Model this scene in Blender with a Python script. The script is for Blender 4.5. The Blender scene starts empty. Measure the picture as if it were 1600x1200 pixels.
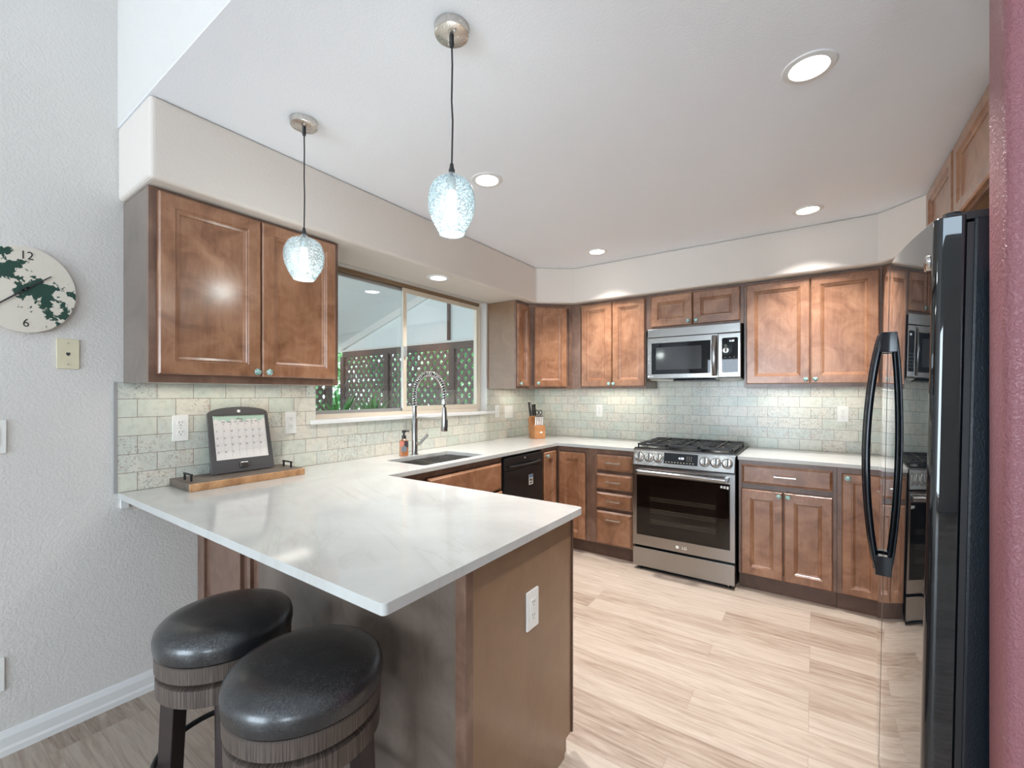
import bpy, bmesh, math, random
from mathutils import Vector, Matrix
random.seed(7)
PI = math.pi
S = bpy.context.scene
C = S.collection

# ------------------------------------------------------------------ camera
YAW = math.radians(34.658)
CAMZ = 1.3424
cd = bpy.data.cameras.new('camera')
cam = bpy.data.objects.new('camera', cd); C.objects.link(cam)
cam.location = (0, 0, CAMZ); cam.rotation_euler = (PI/2, 0, YAW)
cd.sensor_width = 36.0; cd.lens = 36.0*681.075/1600.0
cd.shift_x = -1.85/1600.0; cd.shift_y = 15.17/1600.0
cd.clip_start = 0.02
S.camera = cam
# ------------------------------------------------------------------ view
S.view_settings.view_transform = 'Standard'
S.view_settings.look = 'None'
S.view_settings.exposure = 0.42
S.view_settings.gamma = 1.0
S.view_settings.use_curve_mapping = False
try:
    S.cycles.use_denoising = True
    S.cycles.max_bounces = 10
    S.cycles.diffuse_bounces = 5
    S.cycles.glossy_bounces = 5
    S.cycles.transparent_max_bounces = 16
    S.cycles.sample_clamp_indirect = 6.0
    S.cycles.caustics_reflective = False
    S.cycles.caustics_refractive = False
except Exception:
    pass
# ------------------------------------------------------------------ world: hazy bright sky
W = bpy.data.worlds.new('world'); S.world = W; W.use_nodes = True
bg = W.node_tree.nodes['Background']
sky = W.node_tree.nodes.new('ShaderNodeTexSky')
try:
    sky.sky_type = 'HOSEK_WILKIE'
    sky.turbidity = 4.0
    sky.sun_direction = (0.3, -0.6, 0.75)
except Exception:
    pass
mixw = W.node_tree.nodes.new('ShaderNodeMixRGB'); mixw.inputs['Fac'].default_value = 0.75
mixw.inputs['Color2'].default_value = (0.80, 0.93, 1.0, 1)
W.node_tree.links.new(sky.outputs[0], mixw.inputs['Color1'])
W.node_tree.links.new(mixw.outputs[0], bg.inputs['Color'])
bg.inputs['Strength'].default_value = 3.0

def area(name, loc, rot, sx, sy, power, color, spread=None):
    d = bpy.data.lights.new(name, 'AREA'); d.shape = 'RECTANGLE'; d.size = sx; d.size_y = sy
    d.energy = power; d.color = color
    if spread: d.spread = spread
    o = bpy.data.objects.new(name, d); C.objects.link(o); o.location = loc; o.rotation_euler = rot
    return o
# daylight through the windows of the living area behind the camera
area('daylight_rear_window', (-1.15, -4.30, 1.16), (PI/2, 0, 0), 2.0, 2.0, 124, (0.72, 0.86, 1.0))
area('daylight_rear_window', (2.45, -4.30, 1.40), (PI/2, 0, 0), 1.4, 1.55, 92, (0.74, 0.87, 1.0))
area('daylight_high_window', (0.3, -4.30, 3.38), (PI/2, 0, 0), 4.4, 0.5, 24, (0.62, 0.80, 1.0))

sd = bpy.data.lights.new('sun', 'SUN'); sd.energy = 3.5; sd.angle = math.radians(3); sd.color = (1.0, 0.96, 0.9)
so = bpy.data.objects.new('sun', sd); C.objects.link(so); so.rotation_euler = (math.radians(8), math.radians(-38), 0)
# ------------------------------------------------------------------ measured planes
XL, YB, YP, XP, YQ = -2.479, 3.987, 0.578, -0.7195, 1.507
ZC = 0.914           # counter top
ZCB = 0.888          # underside of the slab
ZU, ZS, ZT = 1.388, 2.172, 2.491   # upper cabinets' bottom, soffit bottom, ceiling
XR = 0.95            # kitchen's right wall
SX = XL + 0.3935     # face of the left soffit
SY = YB - 0.3935

# ------------------------------------------------------------------ object helpers
def props(o, label=None, cat=None, group=None, kind=None):
    if label: o['label'] = label
    if cat: o['category'] = cat
    if group: o['group'] = group
    if kind: o['kind'] = kind
    return o
def thing(name, label, cat, loc=(0, 0, 0), rz=0.0, group=None, rot=None):
    o = bpy.data.objects.new(name, None); C.objects.link(o)
    o.empty_display_size = 0.05
    o.location = loc; o.rotation_euler = rot if rot else (0, 0, rz)
    return props(o, label, cat, group)

class MB:
    """collects shapes, then links them as one mesh object"""
    def __init__(s): s.v = []; s.f = []; s.m = []; s.sm = []
    def add(s, vs, fs, mi=0, smooth=False):
        b = len(s.v); s.v += [tuple(p) for p in vs]
        for f in fs:
            s.f.append(tuple(b+i for i in f)); s.m.append(mi); s.sm.append(smooth)
        return s
    def box(s, x0, x1, y0, y1, z0, z1, mi=0):
        x0, x1 = min(x0, x1), max(x0, x1); y0, y1 = min(y0, y1), max(y0, y1); z0, z1 = min(z0, z1), max(z0, z1)
        vs = [(x0,y0,z0),(x1,y0,z0),(x1,y1,z0),(x0,y1,z0),(x0,y0,z1),(x1,y0,z1),(x1,y1,z1),(x0,y1,z1)]
        fs = [(0,3,2,1),(4,5,6,7),(0,1,5,4),(1,2,6,5),(2,3,7,6),(3,0,4,7)]
        return s.add(vs, fs, mi)
    def prism(s, pts, a0, a1, axis='z', mi=0, smooth=False):
        """polygon pts extruded along an axis; pts are (x,y) for z, (y,z) for x, (x,z) for y"""
        def P(p, a):
            return {'z': (p[0], p[1], a), 'x': (a, p[0], p[1]), 'y': (p[0], a, p[1])}[axis]
        n = len(pts)
        vs = [P(p, a0) for p in pts] + [P(p, a1) for p in pts]
        s.add(vs, [tuple(range(n))[::-1], tuple(range(n, 2*n))], mi)
        b = len(s.v) - 2*n
        for i in range(n):
            j = (i+1) % n
            s.f.append((b+i, b+j, b+n+j, b+n+i)); s.m.append(mi); s.sm.append(smooth)
        return s
    def lathe(s, prof, c=(0,0,0), n=32, mi=0, smooth=True, axis='z', close=True):
        """prof: list of (r, h) bottom to top"""
        vs = []; k = len(prof)
        for r, h in prof:
            for i in range(n):
                a = 2*PI*i/n; ca, sa = r*math.cos(a), r*math.sin(a)
                p = {'z': (ca, sa, h), 'x': (h, ca, sa), 'y': (ca, h, -sa)}[axis]
                vs.append((c[0]+p[0], c[1]+p[1], c[2]+p[2]))
        fs = []
        for q in range(k-1):
            for i in range(n):
                j = (i+1) % n
                fs.append((q*n+i, q*n+j, (q+1)*n+j, (q+1)*n+i))
        s.add(vs, fs, mi, smooth)
        if close:
            b = len(s.v) - len(vs)
            s.f.append(tuple(b+i for i in range(n))[::-1]); s.m.append(mi); s.sm.append(False)
            s.f.append(tuple(b+(k-1)*n+i for i in range(n))); s.m.append(mi); s.sm.append(False)
        return s
    def tube(s, path, r, n=10, mi=0, closed=False, smooth=True):
        pts = [Vector(p) for p in path]; k = len(pts)
        rr = r if isinstance(r, (list, tuple)) else [r]*k
        vs = []; up = None
        for q in range(k):
            if closed: t = (pts[(q+1) % k] - pts[(q-1) % k])
            else: t = pts[min(q+1, k-1)] - pts[max(q-1, 0)]
            t.normalize()
            if up is None:
                up = Vector((0,0,1)) if abs(t.z) < 0.9 else Vector((1,0,0))
            a = (up - t*up.dot(t)).normalized(); b_ = t.cross(a); up = a
            for i in range(n):
                th = 2*PI*i/n
                vs.append(pts[q] + (a*math.cos(th) + b_*math.sin(th))*rr[q])
        fs = []
        for q in range(k if closed else k-1):
            q2 = (q+1) % k
            for i in range(n):
                j = (i+1) % n
                fs.append((q*n+i, q*n+j, q2*n+j, q2*n+i))
        s.add(vs, fs, mi, smooth)
        if not closed:
            b = len(s.v) - len(vs)
            s.f.append(tuple(b+i for i in range(n))[::-1]); s.m.append(mi); s.sm.append(False)
            s.f.append(tuple(b+(k-1)*n+i for i in range(n))); s.m.append(mi); s.sm.append(False)
        return s
    def rings(s, rects, mi=0):
        """nested rectangles ((x0,x1,z0,z1), y) joined into a panel relief seen from -y; first ring is the back"""
        vs = []
        for (x0, x1, z0, z1), y in rects:
            vs += [(x0,y,z0),(x1,y,z0),(x1,y,z1),(x0,y,z1)]
        fs = [(0,3,2,1)[::-1][::-1]]
        fs = [(3,2,1,0)]
        for q in range(len(rects)-1):
            for i in range(4):
                j = (i+1) % 4
                fs.append((q*4+i, q*4+j, (q+1)*4+j, (q+1)*4+i))
        b = (len(rects)-1)*4
        fs.append((b, b+1, b+2, b+3))
        return s.add(vs, fs, mi)
    def build(s, name, mats, parent=None, bev=0.0, seg=2, loc=None, rot=None, flip=False):
        me = bpy.data.meshes.new(name)
        me.from_pydata(s.v, [], s.f)
        if not isinstance(mats, (list, tuple)): mats = [mats]
        for m in mats: me.materials.append(m)
        for p, mi, sm in zip(me.polygons, s.m, s.sm):
            p.material_index = mi; p.use_smooth = sm
        bm = bmesh.new(); bm.from_mesh(me)
        bmesh.ops.recalc_face_normals(bm, faces=bm.faces[:])
        bm.to_mesh(me); bm.free()
        if any(s.sm):
            try: me.set_sharp_from_angle(angle=math.radians(38))
            except Exception: pass
        me.update()
        o = bpy.data.objects.new(name, me); C.objects.link(o)
        if parent: o.parent = parent
        if loc: o.location = loc
        if rot: o.rotation_euler = rot
        if bev:
            md = o.modifiers.new('bevel', 'BEVEL'); md.width = bev; md.segments = seg
            md.limit_method = 'ANGLE'; md.angle_limit = math.radians(50); md.harden_normals = False
        return o
def rrect(x0, x1, y0, y1, r, n=5):
    out = []
    for cx_, cy_, a0 in ((x1-r, y0+r, -PI/2), (x1-r, y1-r, 0), (x0+r, y1-r, PI/2), (x0+r, y0+r, PI)):
        for i in range(n+1):
            a = a0 + (PI/2)*i/n
            out.append((cx_+r*math.cos(a), cy_+r*math.sin(a)))
    return out
def text_mesh(name, body, size, mat, parent=None, loc=(0,0,0), rot=(0,0,0), depth=0.0006, align='CENTER', sx=1.0):
    cu = bpy.data.curves.new(name, 'FONT'); cu.body = body; cu.size = size; cu.extrude = depth
    cu.align_x = align; cu.align_y = 'CENTER'; cu.resolution_u = 3
    t = bpy.data.objects.new(name+'_source', cu); C.objects.link(t)
    dg = bpy.context.evaluated_depsgraph_get(); dg.update()
    me = bpy.data.meshes.new_from_object(t.evaluated_get(dg)); me.name = name
    bpy.data.objects.remove(t); bpy.data.curves.remove(cu)
    me.materials.clear(); me.materials.append(mat)
    o = bpy.data.objects.new(name, me); C.objects.link(o)
    if parent: o.parent = parent
    o.location = loc; o.rotation_euler = rot; o.scale = (sx, 1, 1)
    return o

# ------------------------------------------------------------------ materials
def nt(name):
    m = bpy.data.materials.new(name); m.use_nodes = True
    t = m.node_tree; b = t.nodes['Principled BSDF']
    return m, t, b
def N(t, kind, **kw):
    n = t.nodes.new(kind)
    for k, v in kw.items(): setattr(n, k, v)
    return n
def setin(b, **kw):
    for k, v in kw.items():
        k = k.replace('_', ' ')
        if k in b.inputs: b.inputs[k].default_value = v
def srgb(r, g, b):
    f = lambda c: ((c/255+0.055)/1.055)**2.4 if c/255 > 0.04045 else c/255/12.92
    return (f(r), f(g), f(b), 1)
def ramp(t, fac, stops):
    r = N(t, 'ShaderNodeValToRGB'); e = r.color_ramp.elements
    e[0].position = stops[0][0]; e[0].color = stops[0][1]
    e[1].position = stops[-1][0]; e[1].color = stops[-1][1]
    for p, c in stops[1:-1]:
        x = e.new(p); x.color = c
    t.links.new(fac, r.inputs['Fac']); return r
def mapping(t, scale, src='Object', loc=(0,0,0), rot=(0,0,0)):
    tc = N(t, 'ShaderNodeTexCoord'); mp = N(t, 'ShaderNodeMapping')
    mp.inputs['Scale'].default_value = scale; mp.inputs['Location'].default_value = loc
    mp.inputs['Rotation'].default_value = rot
    t.links.new(tc.outputs[src], mp.inputs['Vector']); return mp
def noise(t, vec, scale, detail=3, rough=0.5, dist=0.0):
    n = N(t, 'ShaderNodeTexNoise'); n.inputs['Scale'].default_value = scale
    n.inputs['Detail'].default_value = detail; n.inputs['Roughness'].default_value = rough
    n.inputs['Distortion'].default_value = dist
    t.links.new(vec, n.inputs['Vector']); return n
def bump(t, b, height, strength, dist=0.002):
    u = N(t, 'ShaderNodeBump'); u.inputs['Strength'].default_value = strength; u.inputs['Distance'].default_value = dist
    t.links.new(height, u.inputs['Height']); t.links.new(u.outputs[0], b.inputs['Normal']); return u
def mix(t, fac, a, b_, mode='MIX'):
    m = N(t, 'ShaderNodeMixRGB', blend_type=mode)
    for i, x in ((0, fac), (1, a), (2, b_)):
        if hasattr(x, 'is_output') or hasattr(x, 'links'): t.links.new(x, m.inputs[i])
        else: m.inputs[i].default_value = x
    return m.outputs[0]
def math_(t, op, a, b_=None, clamp=False):
    m = N(t, 'ShaderNodeMath', operation=op); m.use_clamp = clamp
    for i, x in ((0, a), (1, b_)):
        if x is None: continue
        if hasattr(x, 'links'): t.links.new(x, m.inputs[i])
        else: m.inputs[i].default_value = x
    return m.outputs[0]
def plain(name, col, rough=0.5, metal=0.0, **kw):
    m, t, b = nt(name); setin(b, Base_Color=col, Roughness=rough, Metallic=metal, **kw)
    return m
def plaster(name, col, strength=0.35, scale=95, rough=0.75):
    m, t, b = nt(name); mp = mapping(t, (1,1,1))
    n1 = noise(t, mp.outputs[0], scale, 4, 0.55); n2 = noise(t, mp.outputs[0], 1.3, 2)
    c = mix(t, 0.08, col, n2.outputs['Fac'], 'OVERLAY')
    t.links.new(c, b.inputs['Base Color']); setin(b, Roughness=rough)
    r = ramp(t, n1.outputs['Fac'], [(0.42, (0,0,0,1)), (0.58, (1,1,1,1))])
    bump(t, b, r.outputs[0], strength, 0.0025); return m
def wood(name, dark, mid, light, rough=0.33, grain=(9, 9, 0.9), coat=0.35, contrast=1.0, rnd=0.16):
    """stained maple: soft blotches and fine grain running along z"""
    m, t, b = nt(name)
    tc = N(t, 'ShaderNodeTexCoord'); oi = N(t, 'ShaderNodeObjectInfo')
    ad = N(t, 'ShaderNodeVectorMath', operation='ADD')
    sc = N(t, 'ShaderNodeVectorMath', operation='SCALE'); sc.inputs['Scale'].default_value = 37.0
    cb = N(t, 'ShaderNodeCombineXYZ')
    for i in range(3): t.links.new(oi.outputs['Random'], cb.inputs[i])
    t.links.new(cb.outputs[0], sc.inputs[0])
    t.links.new(tc.outputs['Object'], ad.inputs[0]); t.links.new(sc.outputs[0], ad.inputs[1])
    mp = N(t, 'ShaderNodeMapping'); mp.inputs['Scale'].default_value = grain
    t.links.new(ad.outputs[0], mp.inputs['Vector'])
    n1 = noise(t, mp.outputs[0], 9.0, 6, 0.6, 0.4)
    n2 = noise(t, ad.outputs[0], 7.0, 5, 0.6, 0.9)
    f = math_(t, 'ADD', math_(t, 'MULTIPLY', n1.outputs['Fac'], 0.22), math_(t, 'MULTIPLY', n2.outputs['Fac'], 0.78))
    r = ramp(t, f, [(0.34, dark), (0.50, mid), (0.66, light)])
    k = math_(t, 'ADD', math_(t, 'MULTIPLY', oi.outputs['Random'], rnd), 1.0-rnd/2)
    hsv = N(t, 'ShaderNodeHueSaturation'); t.links.new(r.outputs[0], hsv.inputs['Color']); t.links.new(k, hsv.inputs['Value'])
    t.links.new(hsv.outputs[0], b.inputs['Base Color'])
    setin(b, Roughness=rough, Coat_Weight=coat, Coat_Roughness=0.24)
    bump(t, b, n1.outputs['Fac'], 0.03, 0.0006)
    return m
def emit(name, col, strength):
    m = bpy.data.materials.new(name); m.use_nodes = True; t = m.node_tree; t.nodes.clear()
    e = N(t, 'ShaderNodeEmission'); e.inputs[0].default_value = col; e.inputs[1].default_value = strength
    o = N(t, 'ShaderNodeOutputMaterial'); t.links.new(e.outputs[0], o.inputs[0]); return m
def thin_glass(name, tint, refl=1.0, rough=0.0, ior=1.5, bubbles=False):
    m = bpy.data.materials.new(name); m.use_nodes = True; t = m.node_tree; t.nodes.clear()
    tr = N(t, 'ShaderNodeBsdfTransparent'); tr.inputs[0].default_value = tint
    gl = N(t, 'ShaderNodeBsdfGlossy'); gl.inputs['Roughness'].default_value = rough; gl.inputs[0].default_value = (1,1,1,1)
    fr = N(t, 'ShaderNodeFresnel'); fr.inputs[0].default_value = ior
    ge = N(t, 'ShaderNodeNewGeometry')
    f = math_(t, 'MULTIPLY', math_(t, 'MULTIPLY', fr.outputs[0], refl, True), math_(t, 'SUBTRACT', 1.0, ge.outputs['Backfacing']))
    ms = N(t, 'ShaderNodeMixShader'); t.links.new(f, ms.inputs[0]); t.links.new(tr.outputs[0], ms.inputs[1]); t.links.new(gl.outputs[0], ms.inputs[2])
    out = ms
    if bubbles:
        mp = mapping(t, (1,1,1))
        v = N(t, 'ShaderNodeTexVoronoi'); v.inputs['Scale'].default_value = 150; t.links.new(mp.outputs[0], v.inputs['Vector'])
        n = noise(t, mp.outputs[0], 170, 3)
        r = ramp(t, v.outputs['Distance'], [(0.20, (1,1,1,1)), (0.42, (0,0,0,1))])
        r2 = ramp(t, n.outputs['Fac'], [(0.40, (0,0,0,1)), (0.60, (1,1,1,1))])
        fb = math_(t, 'MULTIPLY', r.outputs[0], math_(t, 'ADD', math_(t, 'MULTIPLY', r2.outputs[0], 0.55), 0.35))
        lw = N(t, 'ShaderNodeLayerWeight'); lw.inputs[0].default_value = 0.55
        rim = mix(t, lw.outputs['Facing'], tint, (0.34, 0.52, 0.60, 1))
        tc_ = mix(t, fb, rim, (0.26, 0.38, 0.44, 1))
        t.links.new(tc_, tr.inputs[0])
        d = N(t, 'ShaderNodeBsdfDiffuse'); d.inputs[0].default_value = (0.80, 0.90, 0.94, 1)
        m2 = N(t, 'ShaderNodeMixShader'); t.links.new(math_(t, 'ADD', math_(t, 'MULTIPLY', r2.outputs[0], 0.20), 0.04), m2.inputs[0]); t.links.new(ms.outputs[0], m2.inputs[1]); t.links.new(d.outputs[0], m2.inputs[2])
        bp = N(t, 'ShaderNodeBump'); bp.inputs['Strength'].default_value = 0.6; bp.inputs['Distance'].default_value = 0.002
        t.links.new(n.outputs['Fac'], bp.inputs['Height']); t.links.new(bp.outputs[0], gl.inputs['Normal'])
        out = m2
    o = N(t, 'ShaderNodeOutputMaterial'); t.links.new(out.outputs[0], o.inputs[0]); return m
def tile_mat(name, horiz, phase):
    """glazed 75 x 150 brick tiles, cream to sea green, worn with rust specks"""
    m, t, b = nt(name)
    tc = N(t, 'ShaderNodeTexCoord'); sp = N(t, 'ShaderNodeSeparateXYZ'); t.links.new(tc.outputs['Object'], sp.inputs[0])
    cb = N(t, 'ShaderNodeCombineXYZ')
    t.links.new(math_(t, 'SUBTRACT', sp.outputs[0 if horiz == 'x' else 1], phase), cb.inputs[0])
    t.links.new(math_(t, 'SUBTRACT', sp.outputs[2], 0.9145-0.081*10), cb.inputs[1])
    br = N(t, 'ShaderNodeTexBrick'); br.offset = 0.5; br.offset_frequency = 2; br.squash = 1.0
    setin(br, Color1=(0,0,0,1), Color2=(1,1,1,1), Mortar=(0.5,0.5,0.5,1), Scale=1.0, Mortar_Size=0.0015,
          Mortar_Smooth=0.3, Bias=0.0, Brick_Width=0.1412, Row_Height=0.081)
    t.links.new(cb.outputs[0], br.inputs['Vector'])
    n1 = noise(t, tc.outputs['Object'], 9, 4, 0.6, 0.5)
    n2 = noise(t, tc.outputs['Object'], 34, 5, 0.65)
    n3 = noise(t, tc.outputs['Object'], 120, 3, 0.6)
    n4 = noise(t, tc.outputs['Object'], 3.2, 2, 0.5)
    f = math_(t, 'ADD', math_(t, 'MULTIPLY', br.outputs['Color'], 0.62), math_(t, 'MULTIPLY', n1.outputs['Fac'], 0.42))
    base = ramp(t, f, [(0.12, srgb(194, 204, 193)), (0.30, srgb(208, 210, 196)), (0.48, srgb(217, 212, 198)), (0.64, srgb(201, 206, 196)),
                       (0.84, srgb(217, 211, 197))])
    soft = ramp(t, n2.outputs['Fac'], [(0.30, (0.70, 0.70, 0.68, 1)), (0.52, (1, 1, 1, 1))])
    c = mix(t, 0.55, base.outputs[0], soft.outputs[0], 'MULTIPLY')
    sel = ramp(t, math_(t, 'ADD', math_(t, 'MULTIPLY', br.outputs['Color'], 0.35), n4.outputs['Fac']), [(0.56, (0,0,0,1)), (0.80, (1,1,1,1))])
    sp3 = ramp(t, n3.outputs['Fac'], [(0.55, (0,0,0,1)), (0.63, (1,1,1,1))])
    fr = math_(t, 'MULTIPLY', math_(t, 'MULTIPLY', sp3.outputs[0], sel.outputs[0]), 0.65)
    rustc = ramp(t, n1.outputs['Fac'], [(0.46, srgb(120, 112, 100)), (0.58, srgb(168, 120, 96))])
    c = mix(t, fr, c, rustc.outputs[0])
    c = mix(t, br.outputs['Fac'], c, srgb(132, 119, 106))
    t.links.new(c, b.inputs['Base Color'])
    setin(b, Roughness=0.28, Coat_Weight=0.2, Coat_Roughness=0.12)
    h = math_(t, 'SUBTRACT', math_(t, 'MULTIPLY', n1.outputs['Fac'], 0.5), br.outputs['Fac'])
    bump(t, b, h, 0.25, 0.001); return m
def floor_mat():
    m, t, b = nt('oak_planks')
    tc = N(t, 'ShaderNodeTexCoord')
    mp0 = N(t, 'ShaderNodeMapping'); t.links.new(tc.outputs['Object'], mp0.inputs['Vector']); mp0.inputs['Location'].default_value = (9.3, 8.06, 0)
    br = N(t, 'ShaderNodeTexBrick'); br.offset = 0.37; br.offset_frequency = 3
    setin(br, Color1=(0,0,0,1), Color2=(1,1,1,1), Mortar=(0.5,0.5,0.5,1), Scale=1.0, Mortar_Size=0.0006, Mortar_Smooth=0.2,
          Bias=0.0, Brick_Width=1.16, Row_Height=0.145)
    t.links.new(mp0.outputs[0], br.inputs['Vector'])
    # the grain of every plank is shifted by its own random value
    cb = N(t, 'ShaderNodeCombineXYZ'); t.links.new(math_(t, 'MULTIPLY', br.outputs['Color'], 13.0), cb.inputs[0]); t.links.new(math_(t, 'MULTIPLY', br.outputs['Color'], 7.0), cb.inputs[1])
    ad = N(t, 'ShaderNodeVectorMath', operation='ADD'); t.links.new(tc.outputs['Object'], ad.inputs[0]); t.links.new(cb.outputs[0], ad.inputs[1])
    mp = N(t, 'ShaderNodeMapping'); mp.inputs['Scale'].default_value = (1.1, 14, 1); t.links.new(ad.outputs[0], mp.inputs['Vector'])
    n1 = noise(t, mp.outputs[0], 3.2, 7, 0.68, 0.7)
    mp2 = N(t, 'ShaderNodeMapping'); mp2.inputs['Scale'].default_value = (4, 70, 1); t.links.new(ad.outputs[0], mp2.inputs['Vector'])
    n2 = noise(t, mp2.outputs[0], 4.0, 4, 0.6)
    f = math_(t, 'ADD', math_(t, 'MULTIPLY', n1.outputs['Fac'], 0.78), math_(t, 'MULTIPLY', br.outputs['Color'], 0.20))
    f = math_(t, 'ADD', f, math_(t, 'MULTIPLY', n2.outputs['Fac'], 0.12))
    r = ramp(t, f, [(0.30, srgb(112, 92, 79)), (0.46, srgb(152, 134, 119)), (0.60, srgb(171, 156, 142)), (0.78, srgb(185, 171, 159))])
    c = mix(t, math_(t, 'MULTIPLY', br.outputs['Fac'], 0.7), r.outputs[0], srgb(110, 90, 76))
    t.links.new(c, b.inputs['Base Color']); setin(b, Roughness=0.42)
    bump(t, b, n2.outputs['Fac'], 0.08, 0.001); return m
def quartz_mat():
    m, t, b = nt('white_quartz')
    mp = mapping(t, (1, 1, 1), rot=(0, 0, 0.35))
    n0 = noise(t, mp.outputs[0], 1.6, 5, 0.6, 0.8)
    mp2 = N(t, 'ShaderNodeMapping'); mp2.inputs['Scale'].default_value = (0.55, 2.1, 1.0); t.links.new(mp.outputs[0], mp2.inputs['Vector'])
    n1 = noise(t, mp2.outputs[0], 1.5, 6, 0.55, 1.3)
    v = ramp(t, math_(t, 'ABSOLUTE', math_(t, 'SUBTRACT', n1.outputs['Fac'], 0.5)), [(0.0, (1,1,1,1)), (0.016, (0.25,0.25,0.25,1)), (0.05, (0,0,0,1))])
    n2 = noise(t, mp.outputs[0], 3.1, 2)
    f = math_(t, 'MULTIPLY', v.outputs[0], ramp(t, n2.outputs['Fac'], [(0.40, (0.15,0.15,0.15,1)), (0.62, (0.8,0.8,0.8,1))]).outputs[0])
    base = ramp(t, n0.outputs['Fac'], [(0.35, srgb(186, 186, 183)), (0.65, srgb(200, 200, 196))])
    c = mix(t, math_(t, 'MULTIPLY', f, 0.55), base.outputs[0], srgb(176, 172, 164))
    t.links.new(c, b.inputs['Base Color']); setin(b, Roughness=0.09, IOR=1.55); return m
def steel_mat(name, col=(0.33, 0.32, 0.31, 1), rough=0.2, axis=(1.2, 1.2, 60)):
    m, t, b = nt(name); mp = mapping(t, axis); n = noise(t, mp.outputs[0], 14, 3, 0.6)
    r = ramp(t, n.outputs['Fac'], [(0.3, (rough*0.8,)*3+(1,)), (0.7, (rough*1.25,)*3+(1,))])
    t.links.new(r.outputs[0], b.inputs['Roughness']); setin(b, Base_Color=col, Metallic=1.0)
    bump(t, b, n.outputs['Fac'], 0.02, 0.0005); return m

M = {}
M['wall'] = plaster('wall_paint', srgb(214, 210, 205), 0.3, 110)
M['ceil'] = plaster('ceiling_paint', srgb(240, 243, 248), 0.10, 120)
M['soffit'] = plaster('soffit_paint', srgb(216, 207, 198), 0.15, 110)
M['red'] = plaster('burgundy_paint', srgb(142, 92, 98), 0.6, 130, 0.42)
M['white'] = plain('white_trim_paint', srgb(226, 226, 224), 0.35)
M['wood'] = wood('stained_maple', srgb(118, 78, 52), srgb(146, 102, 74), srgb(168, 124, 94), coat=0.55)
M['frame'] = wood('stained_maple_frame', srgb(96, 70, 57), srgb(114, 86, 71), srgb(130, 100, 84), rnd=0.05)
M['side'] = wood('stained_side_panel', srgb(124, 95, 70), srgb(130, 101, 76), srgb(136, 107, 82), rough=0.3, coat=0.3, rnd=0.03, grain=(6, 6, 0.6))
M['back'] = wood('wood_greyed_by_blue_light', srgb(92, 80, 70), srgb(106, 92, 82), srgb(116, 102, 92), rough=0.3, coat=0.4, rnd=0.03, grain=(26, 26, 0.5))  # cabinet wood with the grey cast of blue light put into its colour
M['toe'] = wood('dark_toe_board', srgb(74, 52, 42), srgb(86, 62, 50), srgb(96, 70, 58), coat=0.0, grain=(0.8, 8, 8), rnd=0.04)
M['tileL'] = tile_mat('glazed_tiles_left', 'y', 0.713-0.1412*20)
M['tileB'] = tile_mat('glazed_tiles_back', 'x', -0.447-0.1412*40)
M['floor'] = floor_mat()
M['quartz'] = quartz_mat()
M['steel'] = steel_mat('brushed_steel')
M['steelv'] = steel_mat('satin_nickel', (0.66, 0.63, 0.59, 1), 0.30, (8, 8, 8))
M['sink'] = steel_mat('sink_steel', (0.52, 0.50, 0.48, 1), 0.32, (30, 2, 2))
M['chrome'] = plain('chrome', (0.82, 0.82, 0.82, 1), 0.08, 1.0)
M['dchrome'] = plain('dark_steel', (0.28, 0.27, 0.27, 1), 0.25, 1.0)
M['black'] = plain('black_enamel', (0.012, 0.012, 0.013, 1), 0.25)
M['iron'] = plain('cast_iron', (0.028, 0.027, 0.027, 1), 0.42, 0.0)
M['bplastic'] = plain('black_plastic', (0.02, 0.02, 0.021, 1), 0.4)
M['mblack'] = plain('matt_black_metal', (0.02, 0.02, 0.02, 1), 0.45, 0.3)
M['fridge'] = plain('gloss_black_door', (0.004, 0.007, 0.010, 1), 0.025, 0.0, IOR=1.45, Coat_Weight=1.0, Coat_Roughness=0.01, Coat_IOR=1.5)
mf, tf, bf = nt('textured_black_side')
nf = noise(tf, mapping(tf, (1,1,1)).outputs[0], 260, 3, 0.6); setin(bf, Base_Color=(0.008, 0.013, 0.019, 1), Roughness=0.26)
bump(tf, bf, nf.outputs['Fac'], 0.55, 0.001); M['fside'] = mf
M['outlet'] = plain('white_plastic', srgb(232, 231, 226), 0.3)
M['beige'] = plain('beige_plastic', srgb(214, 205, 176), 0.4)
M['slot'] = plain('dark_slots', (0.03, 0.03, 0.03, 1), 0.6)
M['win'] = thin_glass('window_glass', (0.98, 0.99, 0.99, 1), 2.2)
M['oven'] = thin_glass('dark_oven_glass', (0.60, 0.57, 0.55, 1), 1.0)
M['hblack'] = plain('gloss_black_handle', (0.006, 0.008, 0.012, 1), 0.10)
M['mwglass'] = plain('black_glass', (0.006, 0.007, 0.009, 1), 0.02, 0.0, IOR=1.42)
M['alu'] = plain('cream_aluminium', srgb(222, 210, 192), 0.4, 0.2)
M['alug'] = plain('grey_aluminium', srgb(178, 180, 180), 0.35, 0.5)
M['bronze'] = plain('bronze_track', srgb(142, 118, 92), 0.45, 0.3)
M['lamp'] = emit('lamp_lens', (1.0, 0.97, 0.92, 1), 9.0)
M['bulb'] = emit('glowing_bulb', (1.0, 0.93, 0.82, 1), 6.0)
M['shade'] = thin_glass('seeded_blue_glass', (0.84, 0.93, 0.96, 1), 2.0, 0.06, 1.5, True)
M['digits'] = emit('lit_digits', (0.85, 0.92, 1.0, 1), 2.0)
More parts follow.
